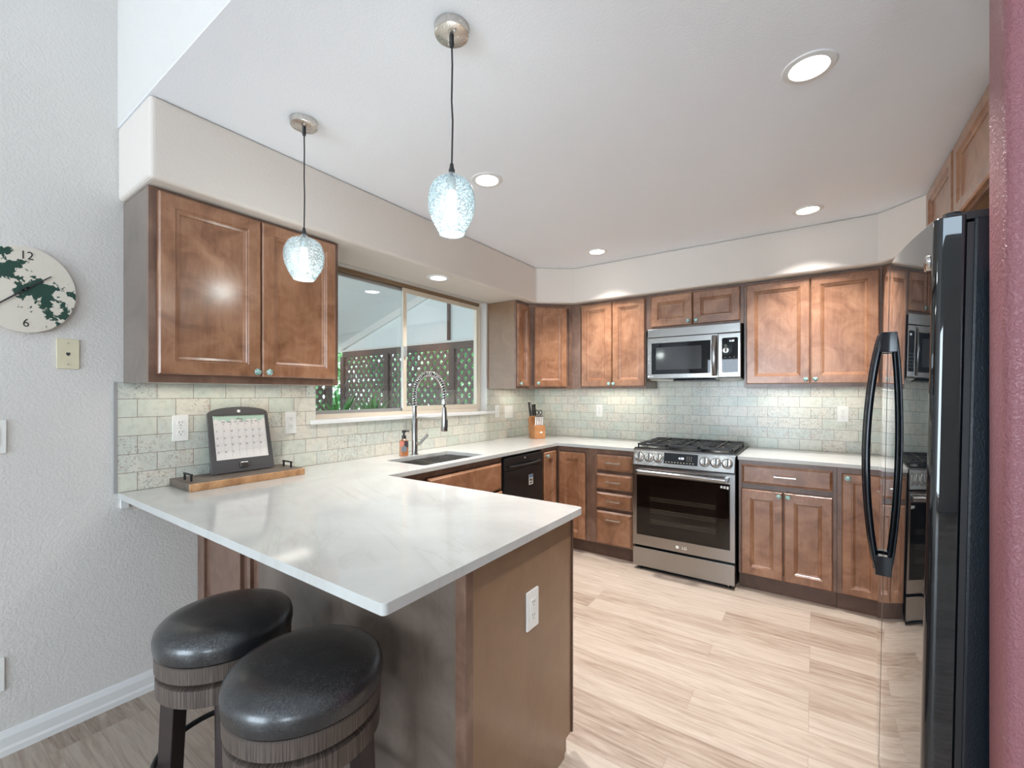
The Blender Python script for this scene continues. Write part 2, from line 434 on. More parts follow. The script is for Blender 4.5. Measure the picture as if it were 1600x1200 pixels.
# glass knobs, sea green
mk, tk, bk = nt('sea_green_glass'); setin(bk, Base_Color=(0.55, 0.80, 0.74, 1), Roughness=0.05, IOR=1.5, Transmission_Weight=0.35, Coat_Weight=0.6)
nk = noise(tk, mapping(tk, (1,1,1)).outputs[0], 160, 2); rk = ramp(tk, nk.outputs['Fac'], [(0.42, (0.10, 0.30, 0.26, 1)), (0.55, (0.70, 0.93, 0.87, 1))])
tk.links.new(rk.outputs[0], bk.inputs['Base Color']); M['knob'] = mk

# ------------------------------------------------------------------ the room
def struct(mb, name, mat, **kw):
    o = mb.build(name, mat, **kw); o['kind'] = 'structure'; return o
XE, YS, ZH = 3.40, -4.0, 3.75        # living area: right wall, rear wall, high ceiling
struct(MB().box(XL-0.15, XE+0.15, YS-0.15, YB+0.15, -0.12, 0), 'floor', M['floor'])
WY0, WY1, WZ0 = 1.482, 3.153, 1.158   # window opening in the left wall
wl = MB()
wl.box(XL-0.15, XL, YS-0.15, WY0, 0, ZH); wl.box(XL-0.15, XL, WY1, YB+0.15, 0, ZH)
wl.box(XL-0.15, XL, WY0, WY1, 0, WZ0); wl.box(XL-0.15, XL, WY0, WY1, ZS, ZH)
struct(wl, 'wall_left', M['wall'])
struct(MB().box(XL, XR+0.12, YB, YB+0.15, 0, ZH), 'wall_back', M['wall'])
struct(MB().box(XR, XR+0.12, 1.42, YB, 0, ZT), 'wall_right', M['wall'])
# burgundy wall end beside the refrigerator, rounded corners
pts = [(XE, 1.30)] + [(0.32+0.022-0.022*math.sin(a), 1.30+0.022-0.022*math.cos(a)) for a in [i*PI/2/6 for i in range(7)]]
pts += [(0.32+0.022-0.022*math.cos(a), 1.42-0.022+0.022*math.sin(a)) for a in [i*PI/2/6 for i in range(7)]] + [(XE, 1.42)]
struct(MB().prism(pts, 0, ZT, 'z', 0, True), 'wall_burgundy', M['red'])
# ceilings and the header between them
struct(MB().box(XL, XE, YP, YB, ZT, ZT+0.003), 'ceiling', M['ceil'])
struct(MB().box(XL, XE, YP, YP+0.12, ZT+0.003, ZH), 'wall_header', M['wall'])
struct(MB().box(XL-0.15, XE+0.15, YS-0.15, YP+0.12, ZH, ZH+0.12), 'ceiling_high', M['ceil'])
# rear wall with windows, right wall of the living area
wr = MB()
def holed(mb, x0, x1, z0, z1, holes, y0, y1):
    xs = sorted(set([x0, x1] + [h[0] for h in holes] + [h[1] for h in holes]))
    zs = sorted(set([z0, z1] + [h[2] for h in holes] + [h[3] for h in holes]))
    for a, b_ in zip(xs, xs[1:]):
        for c_, d_ in zip(zs, zs[1:]):
            mx, mz = (a+b_)/2, (c_+d_)/2
            if not any(h[0] < mx < h[1] and h[2] < mz < h[3] for h in holes):
                mb.box(a, b_, y0, y1, c_, d_)
holes = [(-2.15, -0.15, 0.12, 2.2), (1.75, 3.15, 0.6, 2.2), (-1.9, 2.5, 3.12, 3.62)]
holed(wr, XL, XE, 0, ZH, holes, YS-0.15, YS)
struct(wr, 'wall_rear', M['wall'])
struct(MB().box(XE, XE+0.15, YS-0.15, 1.42, 0, ZH), 'wall_living', M['wall'])
for i, h in enumerate(holes):
    w = thing('window_%d' % (i+2), None, None); w['kind'] = 'structure'
    fr = MB(); t_ = 0.05
    x0, x1, z0, z1 = h
    for a, b_, c_, d_ in ((x0, x0+t_, z0, z1), (x1-t_, x1, z0, z1), (x0+t_, x1-t_, z0, z0+t_), (x0+t_, x1-t_, z1-t_, z1)):
        fr.box(a, b_, YS-0.10, YS-0.04, c_, d_)
    if i < 2: fr.box((x0+x1)/2-0.03, (x0+x1)/2+0.03, YS-0.10, YS-0.04, z0+t_, z1-t_)
    fr.build('window_frame', M['white'], w)
# soffit over the cabinets
sp_ = [(XL, YP), (SX, YP), (SX, 3.384), (-1.808, SY), (0.331, SY), (0.541, 3.384), (XR, 3.384), (XR, YB), (XL, YB)]
struct(MB().prism(sp_, ZS, ZT, 'z'), 'wall_soffit', M['soffit'], bev=0.018, seg=4)
struct(MB().box(0.541, XR, 1.42, 2.20, ZS, ZT), 'wall_soffit_right', M['soffit'], bev=0.012)
# baseboard
bb = MB().prism([(XL, 0), (XL+0.016, 0), (XL+0.016, 0.022), (XL+0.012, 0.032), (XL+0.012, 0.066), (XL+0.008, 0.078), (XL+0.004, 0.088), (XL, 0.09)], YS, 0.872, 'y')
struct(bb, 'baseboard_left', M['white'])
struct(MB().box(XL, XL+0.010, 0.563, 0.575, 0.914, ZU+0.004), 'trim_1', M['alug'])

# ------------------------------------------------------------------ kitchen window
w1 = thing('window_1', None, None, (0, 0, 0)); w1['kind'] = 'structure'
XW = XL-0.085                        # plane of the window
fr = MB()
fr.box(XW-0.05, XW+0.02, WY0, WY1, 1.183, 1.212)            # bottom track
fr.box(XW-0.05, XW+0.02, WY0, WY0+0.02, 1.212, ZS); fr.box(XW-0.05, XW+0.02, WY1-0.022, WY1, 1.212, ZS)
fr.build('window_frame', M['alu'], w1, bev=0.002)
MB().box(XW-0.05, XW+0.02, WY0+0.02, WY1-0.022, ZS-0.026, ZS).build('head_track', M['bronze'], w1, bev=0.002)
MY = 2.262                            # where the two sashes meet
def sash(y0, y1, x, mat, name, wd=0.026, z0=1.214, z1=ZS-0.028):
    s_ = MB(); d = 0.016
    s_.box(x-d/2, x+d/2, y0, y0+wd, z0, z1); s_.box(x-d/2, x+d/2, y1-wd, y1, z0, z1)
    s_.box(x-d/2, x+d/2, y0+wd, y1-wd, z0, z0+wd); s_.box(x-d/2, x+d/2, y0+wd, y1-wd, z1-wd, z1)
    o = s_.build(name, mat, w1, bev=0.0015)
    MB().box(x-0.002, x+0.002, y0+wd-0.004, y1-wd+0.004, z0+wd-0.004, z1-wd+0.004).build('pane', M['win'], o)
    return o
sash(WY0+0.02, MY+0.005, XW-0.022, M['alug'], 'sash', 0.020)
sash(MY-0.03, WY1-0.022, XW+0.006, M['alu'], 'sash', 0.034)
MB().box(XW+0.014, XW+0.030, MY-0.026, MY-0.006, 1.62, 1.70).build('latch', M['alug'], w1, bev=0.003)
MB().prism(rrect(XL-0.14, XL+0.030, 1.447, 3.262, 0.006, 3), 1.158, 1.183, 'z').build('window_sill', M['white'], w1, bev=0.003)

# ------------------------------------------------------------------ tiled backsplashes
tl = MB(); e = 0.009
tl.box(XL, XL+e, 0.575, WY0, 0.914, ZU); tl.box(XL, XL+e, WY0, WY1, 0.914, 1.158); tl.box(XL, XL+e, WY1, YB, 0.914, ZU)
o = tl.build('tile_backsplash', M['tileL']); props(o, 'weathered sea-green and cream brick tile backsplash under the window', 'backsplash')
tb = MB(); tb.box(XL+e, XR, YB-e, YB, 0.914, ZU); tb.box(-1.165, -0.44, YB-e, YB, ZU, 1.46)
o = tb.build('tile_backsplash', M['tileB']); props(o, 'weathered cream brick tile backsplash behind the gas range', 'backsplash')

# ------------------------------------------------------------------ cabinet builder
def knob(parent, x, z, y=-0.020, metal='chrome'):
    k = MB()
    k.lathe([(0.0075, y), (0.0075, y-0.004), (0.0045, y-0.006), (0.0045, y-0.014)], (x, 0, z), 16, 1, True, 'y')
    k.lathe([(0.006, y-0.013), (0.0135, y-0.017), (0.0155, y-0.022), (0.0135, y-0.027), (0.006, y-0.030)], (x, 0, z), 20, 0, True, 'y')
    return k.build('knob', [M['knob'], M['chrome']], parent)
def pull(parent, x, z, w=0.12, y=-0.020):
    k = MB()
    k.box(x-w/2, x+w/2, y-0.030, y-0.021, z-0.0045, z+0.0045)
    k.box(x-w/2+0.004, x-w/2+0.015, y-0.022, y, z-0.0045, z+0.0045); k.box(x+w/2-0.015, x+w/2-0.004, y-0.022, y, z-0.0045, z+0.0045)
    return k.build('handle', M['steelv'], parent, bev=0.0015)
def panel_door(parent, x0, x1, z0, z1, name='door', fr=0.054, t=0.022, mat='wood'):
    def R(i): return (x0+i, x1-i, z0+i, z1-i)
    if x1-x0 < 0.2: fr = min(fr, (x1-x0)*0.24)
    rings = [(R(0), 0.0), (R(0), -t+0.006), (R(0.006), -t), (R(fr), -t), (R(fr+0.003), -t+0.005), (R(fr+0.007), -t+0.0045),
             (R(fr+0.010), -t+0.0085), (R(fr+0.019), -t+0.012), (R(fr+0.021), -t+0.0165)]
    return MB().rings(rings).build(name, M[mat], parent)
def drawer_front(parent, x0, x1, z0, z1, name='drawer', t=0.020):
    def R(i): return (x0+i, x1-i, z0+i, z1-i)
    rings = [(R(0), 0.0), (R(0), -t+0.010), (R(0.003), -t+0.009), (R(0.013), -t+0.002), (R(0.015), -t)]
    return MB().rings(rings).build(name, M['wood'], parent)
def cabinet(label, loc, rz, w, d, h, doors=(), drawers=(), toe=False, name='wall_cabinet', cat='cabinet', group=None, sidemat='side', poly=None, stile=0.038, ch=None):
    """local frame: x along the front, y into the cabinet, z up; origin at the front left bottom corner"""
    r = thing(name, label, cat, loc, rz, group)
    z0 = 0.105 if toe else 0.0
    if poly: MB().prism(poly, z0, h, 'z').build('carcass', M[sidemat], r)
    else: MB().box(0, w, 0.018, d, z0, ch or h).build('carcass', M[sidemat], r)
    f = MB(); f.box(0, stile, 0, 0.018, z0, h); f.box(w-stile, w, 0, 0.018, z0, h)
    f.box(stile, w-stile, 0, 0.018, h-0.036, h); f.box(stile, w-stile, 0, 0.018, z0, z0+0.036)
    f.box(stile, w-stile, 0.012, 0.018, z0+0.036, h-0.036)
    f.build('face_frame', M['frame'], r)
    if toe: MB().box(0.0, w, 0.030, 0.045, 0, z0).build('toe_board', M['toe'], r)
    for (x0, x1, a, b_, kn) in doors:
        D = panel_door(r, x0, x1, a, b_)
        if kn: knob(D, kn[0], kn[1])
    for (x0, x1, a, b_, hw) in drawers:
        D = drawer_front(r, x0, x1, a, b_)
        if hw: pull(D, (x0+x1)/2, (a+b_)/2, hw)
    return r
XF, YF = XL+0.315, YB-0.315
HU = 2.168-ZU
G = 0.020
R90 = PI/2
# upper left pair by the pendant lamps (local x = world y from 0.597)
cabinet('tall two-door brown maple wall cabinet left of the window, large glossy doors', (XF, 0.597, ZU), R90, 0.832, 0.315, HU,
        [(0.027, 0.417, 0.034, HU-0.014, (0.393, 0.056)), (0.422, 0.807, 0.034, HU-0.014, (0.446, 0.056))], sidemat='back')  # side is the same wood, coloured darker and greyer to stand for blue light
# narrow one right of the window
cabinet('narrow brown maple wall cabinet right of the window, pale side panel showing', (XF, 3.172, ZU), R90, 0.205, 0.315, HU,
        [(0.012, 0.195, 0.020, HU-0.030, (0.030, 0.045))], stile=0.02)
# diagonal corner cabinet
dl = math.hypot(0.295, 0.295)
cabinet('single-door diagonal corner wall cabinet above the knife block', (XF, 3.377, ZU), PI/4, dl, 0.3, HU,
        [(0.055, dl-0.055, 0.020, HU-0.030, (0.085, 0.050))], poly=[(0, 0.018), (dl, 0.018), (dl+0.21, 0.21), (dl/2, 0.21+dl/2+0.21), (-0.21, 0.21)], stile=0.03)
x0 = -1.869
cabinet('two-door brown maple wall cabinet between corner cabinet and microwave', (x0, YF, ZU), 0, 0.699, 0.300, HU,
        [(-1.765-x0, -1.472-x0, 0.020, HU-0.018, (-1.490-x0, 0.042)), (-1.466-x0, -1.178-x0, 0.020, HU-0.018, (-1.448-x0, 0.042))], stile=0.09)
x0 = -1.168
hm = 2.168-1.872
cabinet('short two-door brown wall cabinet directly above the microwave', (x0, YF, 1.872), 0, 0.732, 0.300, hm,
        [(-1.125-x0, -0.800-x0, 0.022, hm-0.018, (-0.826-x0, 0.050)), (-0.793-x0, -0.460-x0, 0.022, hm-0.018, (-0.768-x0, 0.050))])
x0 = -0.434
cabinet('wide two-door brown maple wall cabinet right of the microwave', (x0, YF, ZU), 0, 0.794, 0.300, HU,
        [(-0.418-x0, -0.027-x0, 0.026, HU-0.020, (-0.050-x0, 0.055)), (-0.021-x0, 0.344-x0, 0.026, HU-0.020, (0.004-x0, 0.055))], stile=0.02)
dr = math.hypot(0.26, 0.26)
cabinet('diagonal corner wall cabinet partly hidden behind the refrigerator handles', (0.362, YF, ZU), -PI/4, dr, 0.3, HU,
        [(0.04, dr-0.04, 0.026, HU-0.020, None)], poly=[(0, 0.018), (dr, 0.018), (dr+0.21, 0.21), (dr/2, 0.21+dr/2+0.21), (-0.21, 0.21)], stile=0.03)
# over the refrigerator, set at ceiling height
ho = 0.352
cabinet('ceiling-height two-door brown cabinet above the black refrigerator', (0.541, 3.372, 2.122), -R90, 1.17, 0.409, ho,
        [(0.012, 0.565, 0.012, ho-0.006, None), (0.598, 1.14, 0.012, ho-0.006, None)], stile=0.01)

# ------------------------------------------------------------------ base cabinets
YC, XC, HB = YB-0.61, XL+0.61, ZCB-0.001
x0 = -0.432
cabinet('base cabinet right of the range with one wide drawer over two doors', (x0, YC, 0), 0, 0.546, 0.60, HB,
        [(-0.415-x0, -0.172-x0, 0.110, 0.692, (-0.192-x0, 0.668)), (-0.164-x0, 0.093-x0, 0.110, 0.692, (-0.142-x0, 0.668))],
        [(-0.412-x0, 0.093-x0, 0.730, 0.860, 0.125)], toe=True, name='base_cabinet', stile=0.02, sidemat='frame')
x0 = 0.116
cabinet('narrow one-door base cabinet partly behind the refrigerator handle', (x0, YC, 0), 0, 0.222, 0.60, HB,
        [(0.140-x0, 0.322-x0, 0.110, 0.850, (0.166-x0, 0.826))], (), toe=True, name='base_cabinet', stile=0.022, sidemat='frame')
cabinet('side base cabinet facing left beyond the black refrigerator', (0.340, YC-0.002, 0), -R90, 0.96, 0.60, HB,
        [(0.03, 0.47, 0.110, 0.692, (0.45, 0.66)), (0.49, 0.93, 0.110, 0.692, (0.51, 0.66))], [(0.03, 0.47, 0.730, 0.860, 0.12), (0.49, 0.93, 0.730, 0.860, 0.12)],
        toe=True, name='base_cabinet', stile=0.03, sidemat='frame')
x0 = -1.504
cabinet('four-drawer base cabinet left of the range', (x0, YC, 0), 0, 0.345, 0.60, HB, (),
        [(0.016, 0.322, 0.716, 0.843, 0.118), (0.016, 0.322, 0.562, 0.688, 0.118), (0.016, 0.322, 0.408, 0.534, 0.118), (0.016, 0.322, 0.112, 0.382, 0.0)],
        toe=True, name='base_cabinet', stile=0.016, sidemat='frame')
fd = [o for o in bpy.data.objects if o.name.startswith('drawer')][-1]
pull(fd, 0.169, 0.321, 0.118)
x0 = -1.867
cabinet('tall-door corner base cabinet between dishwasher side and drawers', (x0, YC, 0), 0, 0.362, 0.60, HB,
        [(0.030, 0.278, 0.110, 0.840, None)], (), toe=True, name='base_cabinet', stile=0.03, sidemat='frame')
cabinet('slim base cabinet door just right of the black dishwasher', (XC, 3.112, 0), R90, 0.262, 0.60, HB,
        [(0.022, 0.226, 0.110, 0.850, (0.050, 0.820))], (), toe=True, name='base_cabinet', stile=0.018, sidemat='frame')
cabinet('sink base cabinet with a wide false drawer front', (XC, 1.60, 0), R90, 0.952, 0.60, HB,
        [(0.21, 0.565, 0.110, 0.640, None), (0.575, 0.938, 0.110, 0.640, None)], [(0.21, 0.938, 0.655, 0.845, 0.0)], toe=True, name='base_cabinet', stile=0.02, sidemat='frame', ch=0.64)

# ------------------------------------------------------------------ peninsula
pn = thing('peninsula_cabinet', 'brown peninsula base with plain end panel under the white counter', 'cabinet', (-1.6, 1.17, 0))
def lp(mb, name, mat, bev=0.0):
    o = mb.build(name, mat, pn, bev=bev); o.location = (1.6, -1.17, 0); return o
lp(MB().box(XL+0.002, -0.768, 0.890, 1.46, 0.0, HB), 'carcass', M['frame'])
ep = [(0.905, 0), (1.425, 0), (1.425, 0.066), (1.485, 0.066), (1.485, HB), (0.905, HB)]
lp(MB().prism(ep, -0.768, -0.757, 'x'), 'end_panel', M['side'])
lp(MB().box(-0.768, -0.752, 1.478, 1.487, 0.066, HB), 'end_trim', M['toe'])
lp(MB().box(-1.88, -0.792, 0.880, 0.890, 0.0, HB), 'back_panel', M['back'])
ct = MB().box(-0.792, -0.755, 0.872, 0.9045, 0.300, HB); ct.box(-0.792, -0.755, 0.874, 0.9045, 0.0, 0.299)
lp(ct, 'corner_trim', M['frame'], 0.0015)
bp_ = MB()
bp_.box(XL+0.002, -2.41, 0.874, 0.890, 0, HB); bp_.box(-2.41, -2.385, 0.868, 0.890, 0, HB); bp_.box(-2.385, -2.02, 0.880, 0.890, 0, HB)
bp_.box(-2.02, -2.005, 0.862, 0.890, 0, HB); bp_.box(-2.005, -1.955, 0.878, 0.890, 0, HB); bp_.box(-1.955, -1.925, 0.866, 0.890, 0, HB); bp_.box(-1.925, -1.88, 0.880, 0.890, 0, HB)
lp(bp_, 'wall_side_panel', M['frame'], 0.0015)
MB().box(XL, XL+0.016, 0.585, 0.613, 0.846, ZCB).build('mounting_block', M['white'], bev=0.001)
props(bpy.data.objects['mounting_block'], 'tiny white block on the wall under the peninsula counter', 'bracket')

# ------------------------------------------------------------------ counters
def slab(name, outer, holes_, z0, z1, mat, bev=0.0025):
    bm = bmesh.new(); es = []
    for loop in [outer]+holes_:
        vs = [bm.verts.new((p[0], p[1], z1)) for p in loop]
        es += [bm.edges.new((vs[i], vs[(i+1) % len(vs)])) for i in range(len(vs))]
    g = bmesh.ops.triangle_fill(bm, use_beauty=True, edges=es, use_dissolve=True)
    fs = [x for x in g['geom'] if isinstance(x, bmesh.types.BMFace)]
    ext = bmesh.ops.extrude_face_region(bm, geom=fs)
    vs = [x for x in ext['geom'] if isinstance(x, bmesh.types.BMVert)]
    bmesh.ops.translate(bm, vec=(0, 0, z0-z1), verts=vs)
    bmesh.ops.recalc_face_normals(bm, faces=bm.faces[:])
    me = bpy.data.meshes.new(name); bm.to_mesh(me); bm.free(); me.materials.append(mat)
    o = bpy.data.objects.new(name, me); C.objects.link(o)
    md = o.modifiers.new('bevel', 'BEVEL'); md.width = bev; md.segments = 2; md.limit_method = 'ANGLE'; md.angle_limit = math.radians(50)
    return o
CX, CY = XL+0.633, YB-0.633
def arc(cx_, cy_, r, a0, a1, n=5): return [(cx_+r*math.cos(math.radians(a0+(a1-a0)*i/n)), cy_+r*math.sin(math.radians(a0+(a1-a0)*i/n))) for i in range(n+1)]
outer = [(XL+0.001, YP)] + arc(XP-0.012, YP+0.012, 0.012, -90, 0) + arc(XP-0.02, YQ-0.02, 0.02, 0, 90) + [(CX, YQ), (CX, CY), (-1.162, CY), (-1.162, YB-e-0.001), (XL+e+0.001, YB-e-0.001), (XL+e+0.001, 0.5805), (XL+0.001, 0.5805)]
HX0, HX1, HY0, HY1 = -2.262, -1.915, 1.835, 2.415
hole = rrect(HX0, HX1, HY0, HY1, 0.02, 4)
ctp = slab('countertop', outer, [hole], ZCB, ZC, M['quartz'])
props(ctp, 'large white quartz countertop of the peninsula and sink run', 'countertop')
outer = [(-0.437, CY), (0.317, CY), (0.317, 2.41), (XR-0.001, 2.41), (XR-0.001, YB-e-0.001), (-0.437, YB-e-0.001)]
ctr = slab('countertop', outer, [], ZCB, ZC, M['quartz'])
props(ctr, 'short white quartz countertop to the right of the range', 'countertop')

# double sink under the slab
sk = thing('kitchen_sink', 'stainless double-bowl sink set under the counter below the window', 'sink', ((HX0+HX1)/2, (HY0+HY1)/2, 0.70))
def bowl(y0, y1):
    zt, zb, t_ = ZCB-0.001, 0.70, 0.004
    a, b_ = HX0-0.006, HX1+0.006
    m_ = MB(); cx0, cy0 = (HX0+HX1)/2, (HY0+HY1)/2
    m_.box(a-t_-cx0, a-cx0, y0-cy0, y1-cy0, zb-0.70, zt-0.70); m_.box(b_-cx0, b_+t_-cx0, y0-cy0, y1-cy0, zb-0.70, zt-0.70)
    m_.box(a-cx0, b_-cx0, y0-t_-cy0, y0-cy0, zb-0.70, zt-0.70); m_.box(a-cx0, b_-cx0, y1-cy0, y1+t_-cy0, zb-0.70, zt-0.70)
    m_.box(a-cx0, b_-cx0, y0-cy0, y1-cy0, zb-t_-0.70, zb-0.70)
    o = m_.build('bowl', M['sink'], sk)
    MB().lathe([(0.040, 0.0), (0.040, 0.003), (0.028, 0.004), (0.026, 0.001)], (0, (y0+y1)/2-cy0, 0), 24).build('drain', M['chrome'], o)
bowl(HY0-0.006, 2.060); bowl(2.088, HY1+0.006)

# ------------------------------------------------------------------ recessed lights
def can_light(x, y, z, label, power, r=0.058, group=None):
    t_ = thing('recessed_ceiling_light', label, 'ceiling light', (x, y, z), 0, group)
    MB().lathe([(r, -0.001), (r+0.004, -0.006), (r+0.022, -0.004), (r+0.026, 0.0)], (0, 0, 0), 40, close=False).build('trim_ring', M['white'], t_)
    MB().lathe([(0.001, -0.0022), (r, -0.0022)], (0, 0, 0), 40, close=False).build('lens', M['lamp'], t_)
    d = bpy.data.lights.new('recessed_lamp', 'AREA'); d.shape = 'DISK'; d.size = 0.11; d.energy = power; d.color = (1.0, 0.97, 0.94); d.spread = math.radians(100)
    l = bpy.data.objects.new('recessed_lamp', d); C.objects.link(l); l.parent = t_; l.location = (0, 0, -0.01)
    return t_
can_light(-0.016, 1.853, ZT, 'bright round recessed light nearest the burgundy wall', 11)
can_light(-1.447, 1.846, ZT, 'round recessed ceiling light just right of the larger pendant shade', 11)
can_light(-0.035, 3.287, ZT, 'round recessed ceiling light above the wide cabinet right of the microwave', 11)
can_light(-1.445, 3.282, ZT, 'round recessed ceiling light farthest into the left rear corner', 11)
can_light(-2.214, 2.261, ZS, 'round recessed light in the soffit underside above the window', 4, 0.055)

# ------------------------------------------------------------------ pendant lamps
def pendant(x, y, ztop, zbot, rad, label):
    t_ = thing('pendant_lamp', label, 'pendant light', (x, y, zbot))
    zc = ZT - zbot
    MB().lathe([(0.050, -0.026), (0.053, -0.024), (0.053, 0.0)], (0, 0, zc), 40).build('canopy', M['steelv'], t_)
    for s_ in (-1, 1):
        MB().lathe([(0.0035, -0.034), (0.004, -0.031), (0.003, -0.026)], (0.024*s_, -0.012*s_, zc), 10).build('canopy_screw', M['steelv'], t_)
    h = ztop - zbot
    w = 0.004
    MB().tube([(0, 0, h+0.018), (w, 0, h+0.16), (-w*0.4, w*0.3, (h+zc)/2), (w*0.6, 0, zc-0.12), (0, 0, zc-0.05)], 0.0028, 8).build('cord', M['bplastic'], t_)
    MB().lathe([(0.006, -0.062), (0.008, -0.050), (0.0065, -0.045), (0.0075, -0.026)], (0, 0, zc), 16).build('cord_grip', M['bplastic'], t_)
    MB().lathe([(0.0095, -0.002), (0.0095, 0.010), (0.0075, 0.013), (0.0055, 0.028)], (0, 0, h), 16).build('cap', M['bplastic'], t_)
    # seeded glass shade: narrow neck widening into an egg with a rolled open bottom
    prof = [(0.0095, 1.0), (0.012, 0.975), (0.018, 0.945), (0.032, 0.915), (0.050, 0.87), (0.064, 0.80), (0.0735, 0.69), (0.0775, 0.57), (0.077, 0.45), (0.072, 0.32),
            (0.063, 0.20), (0.052, 0.10), (0.043, 0.03), (0.041, 0.0), (0.038, 0.008), (0.040, 0.03)]
    prof = [(r_*rad/0.0775, k*h) for r_, k in prof]
    sh = MB().lathe(prof, (0, 0, 0), 48, close=False).build('glass_shade', M['shade'], t_)
    MB().lathe([(0.014, 0.70*h), (0.014, 0.90*h), (0.008, 0.94*h)], (0, 0, 0), 16).build('socket', M['steelv'], t_)
    MB().lathe([(0.004, 0.16*h), (0.013, 0.19*h), (0.016, 0.26*h), (0.0155, 0.50*h), (0.012, 0.70*h)], (0, 0, 0), 20).build('bulb', M['bulb'], t_)
    d = bpy.data.lights.new('pendant_glow', 'POINT'); d.energy = 5.0; d.color = (1.0, 0.96, 0.90); d.shadow_soft_size = 0.03
    l = bpy.data.objects.new('pendant_glow', d); C.objects.link(l); l.parent = t_; l.location = (0, 0, 0.30*h)
    return t_
pendant(-0.936, 1.015, 2.035, 1.842, 0.0745, 'larger-looking blue glass pendant lamp nearer the camera, right one')
pendant(-1.768, 1.009, 2.012, 1.822, 0.0800, 'blue seeded glass pendant lamp hanging in front of left wall cabinet')

# ------------------------------------------------------------------ under-cabinet and hood lamps
def strip(name, x, y, z, sx, sy, p, rz=0):
    area(name, (x, y, z), (0, 0, rz), sx, sy, p, (1.0, 0.93, 0.82))
strip('under_cabinet_lamp', XL+0.12, 1.0, ZU-0.012, 0.12, 0.75, 0.6)
strip('under_cabinet_lamp', XL+0.14, 3.45, ZU-0.012, 0.05, 0.25, 0.4)
strip('under_cabinet_lamp', -1.50, YB-0.13, ZU-0.012, 0.55, 0.05, 0.7)
strip('under_cabinet_lamp', -0.02, YB-0.13, ZU-0.012, 0.65, 0.05, 0.8)
strip('under_cabinet_lamp', -2.18, 3.72, ZU-0.012, 0.20, 0.20, 0.45)

# ------------------------------------------------------------------ range
rg = thing('gas_range', 'stainless slide-in gas range with black oven window', 'range', (-0.7985, 3.30, 0))
RX, RY = 0.7985, -3.30
def rp(mb, name, mat, parent=None, bev=0.0):
    """range parts are given in world numbers and shifted to the range's own origin"""
    mb.v = [(v[0]+RX, v[1]+RY, v[2]) for v in mb.v]
    return mb.build(name, mat, parent or rg, bev=bev)
x0, x1, yf = -1.152, -0.445, 3.290
rp(MB().box(x0+0.006, x1-0.001, yf+0.035, YB-0.03, 0.035, 0.885), 'body', M['black'])
rp(MB().box(x0+0.03, x1-0.03, yf+0.05, yf+0.07, 0.0, 0.035), 'kick_plate', M['black'])
for fx in (x0+0.045, x1-0.045): rp(MB().lathe([(0.013, 0), (0.013, 0.006), (0.006, 0.01), (0.006, 0.036)], (fx, yf+0.035, 0), 12), 'foot', M['dchrome'])
# storage drawer and oven door
rp(MB().box(x0, x1, yf, yf+0.035, 0.030, 0.172), 'storage_drawer', M['steel'], bev=0.003)
wz0, wz1 = 0.270, 0.722; wx0, wx1 = x0+0.030, x1-0.030
dm = MB(); dm.box(x0, x1, yf, yf+0.034, 0.190, wz0); dm.box(x0, x1, yf, yf+0.034, wz1, 0.790)
dm.box(x0, wx0, yf, yf+0.034, wz0, wz1); dm.box(wx1, x1, yf, yf+0.034, wz0, wz1)
door = rp(dm, 'oven_door', M['steel'])
rp(MB().box(wx0, wx1, yf+0.003, yf+0.008, wz0, wz1), 'oven_window', M['oven'], door)
# cavity behind the window with three racks
cv = MB(); a0, a1 = wx0+0.09, wx1-0.09
cv.box(wx0, a0, yf+0.012, yf+0.033, wz0, wz1); cv.box(a1, wx1, yf+0.012, yf+0.033, wz0, wz1)
cv.box(a0, a1, yf+0.012, yf+0.033, wz1-0.07, wz1); cv.box(a0, a1, yf+0.012, yf+0.033, wz0, wz0+0.05)
rp(cv, 'window_mask', M['mwglass'], door)
rk_ = MB()
for z in (0.36, 0.44, 0.53):
    for k in range(3): rk_.box(a0, a1, yf+0.0315+0.0, yf+0.0345, z+k*0.012, z+k*0.012+0.002)
rp(rk_, 'oven_rack', M['outlet'])
hb = MB().tube([(x0+0.05, yf-0.045, 0.752), (x1-0.05, yf-0.045, 0.752)], 0.013, 14)
hb.v = [(v[0], v[1], 0.752+(v[2]-0.752)*1.25) for v in hb.v]
hb.box(x0+0.035, x0+0.060, yf-0.052, yf, 0.738, 0.768); hb.box(x1-0.060, x1-0.035, yf-0.052, yf, 0.738, 0.768)
rp(hb, 'oven_handle', M['steel'], door, bev=0.003)
tx = text_mesh('brand_mark', 'LG', 0.028, M['outlet'], door, (-0.785+RX+0.012, yf-0.0008+RY, 0.225), (R90, 0, 0))
cm = MB().lathe([(0.010, yf-0.0012), (0.0115, yf-0.0006), (0.0115, yf)], (-0.822, 0, 0.225), 20, 0, False, 'y')
rp(cm, 'brand_disc', M['outlet'], door)
st = MB()
for k in range(3): st.box(wx1-0.060+k*0.019, wx1-0.046+k*0.019, yf+0.002, yf+0.0028, 0.690-0.002*k, 0.706)
rp(st, 'door_sticker', M['outlet'], door)
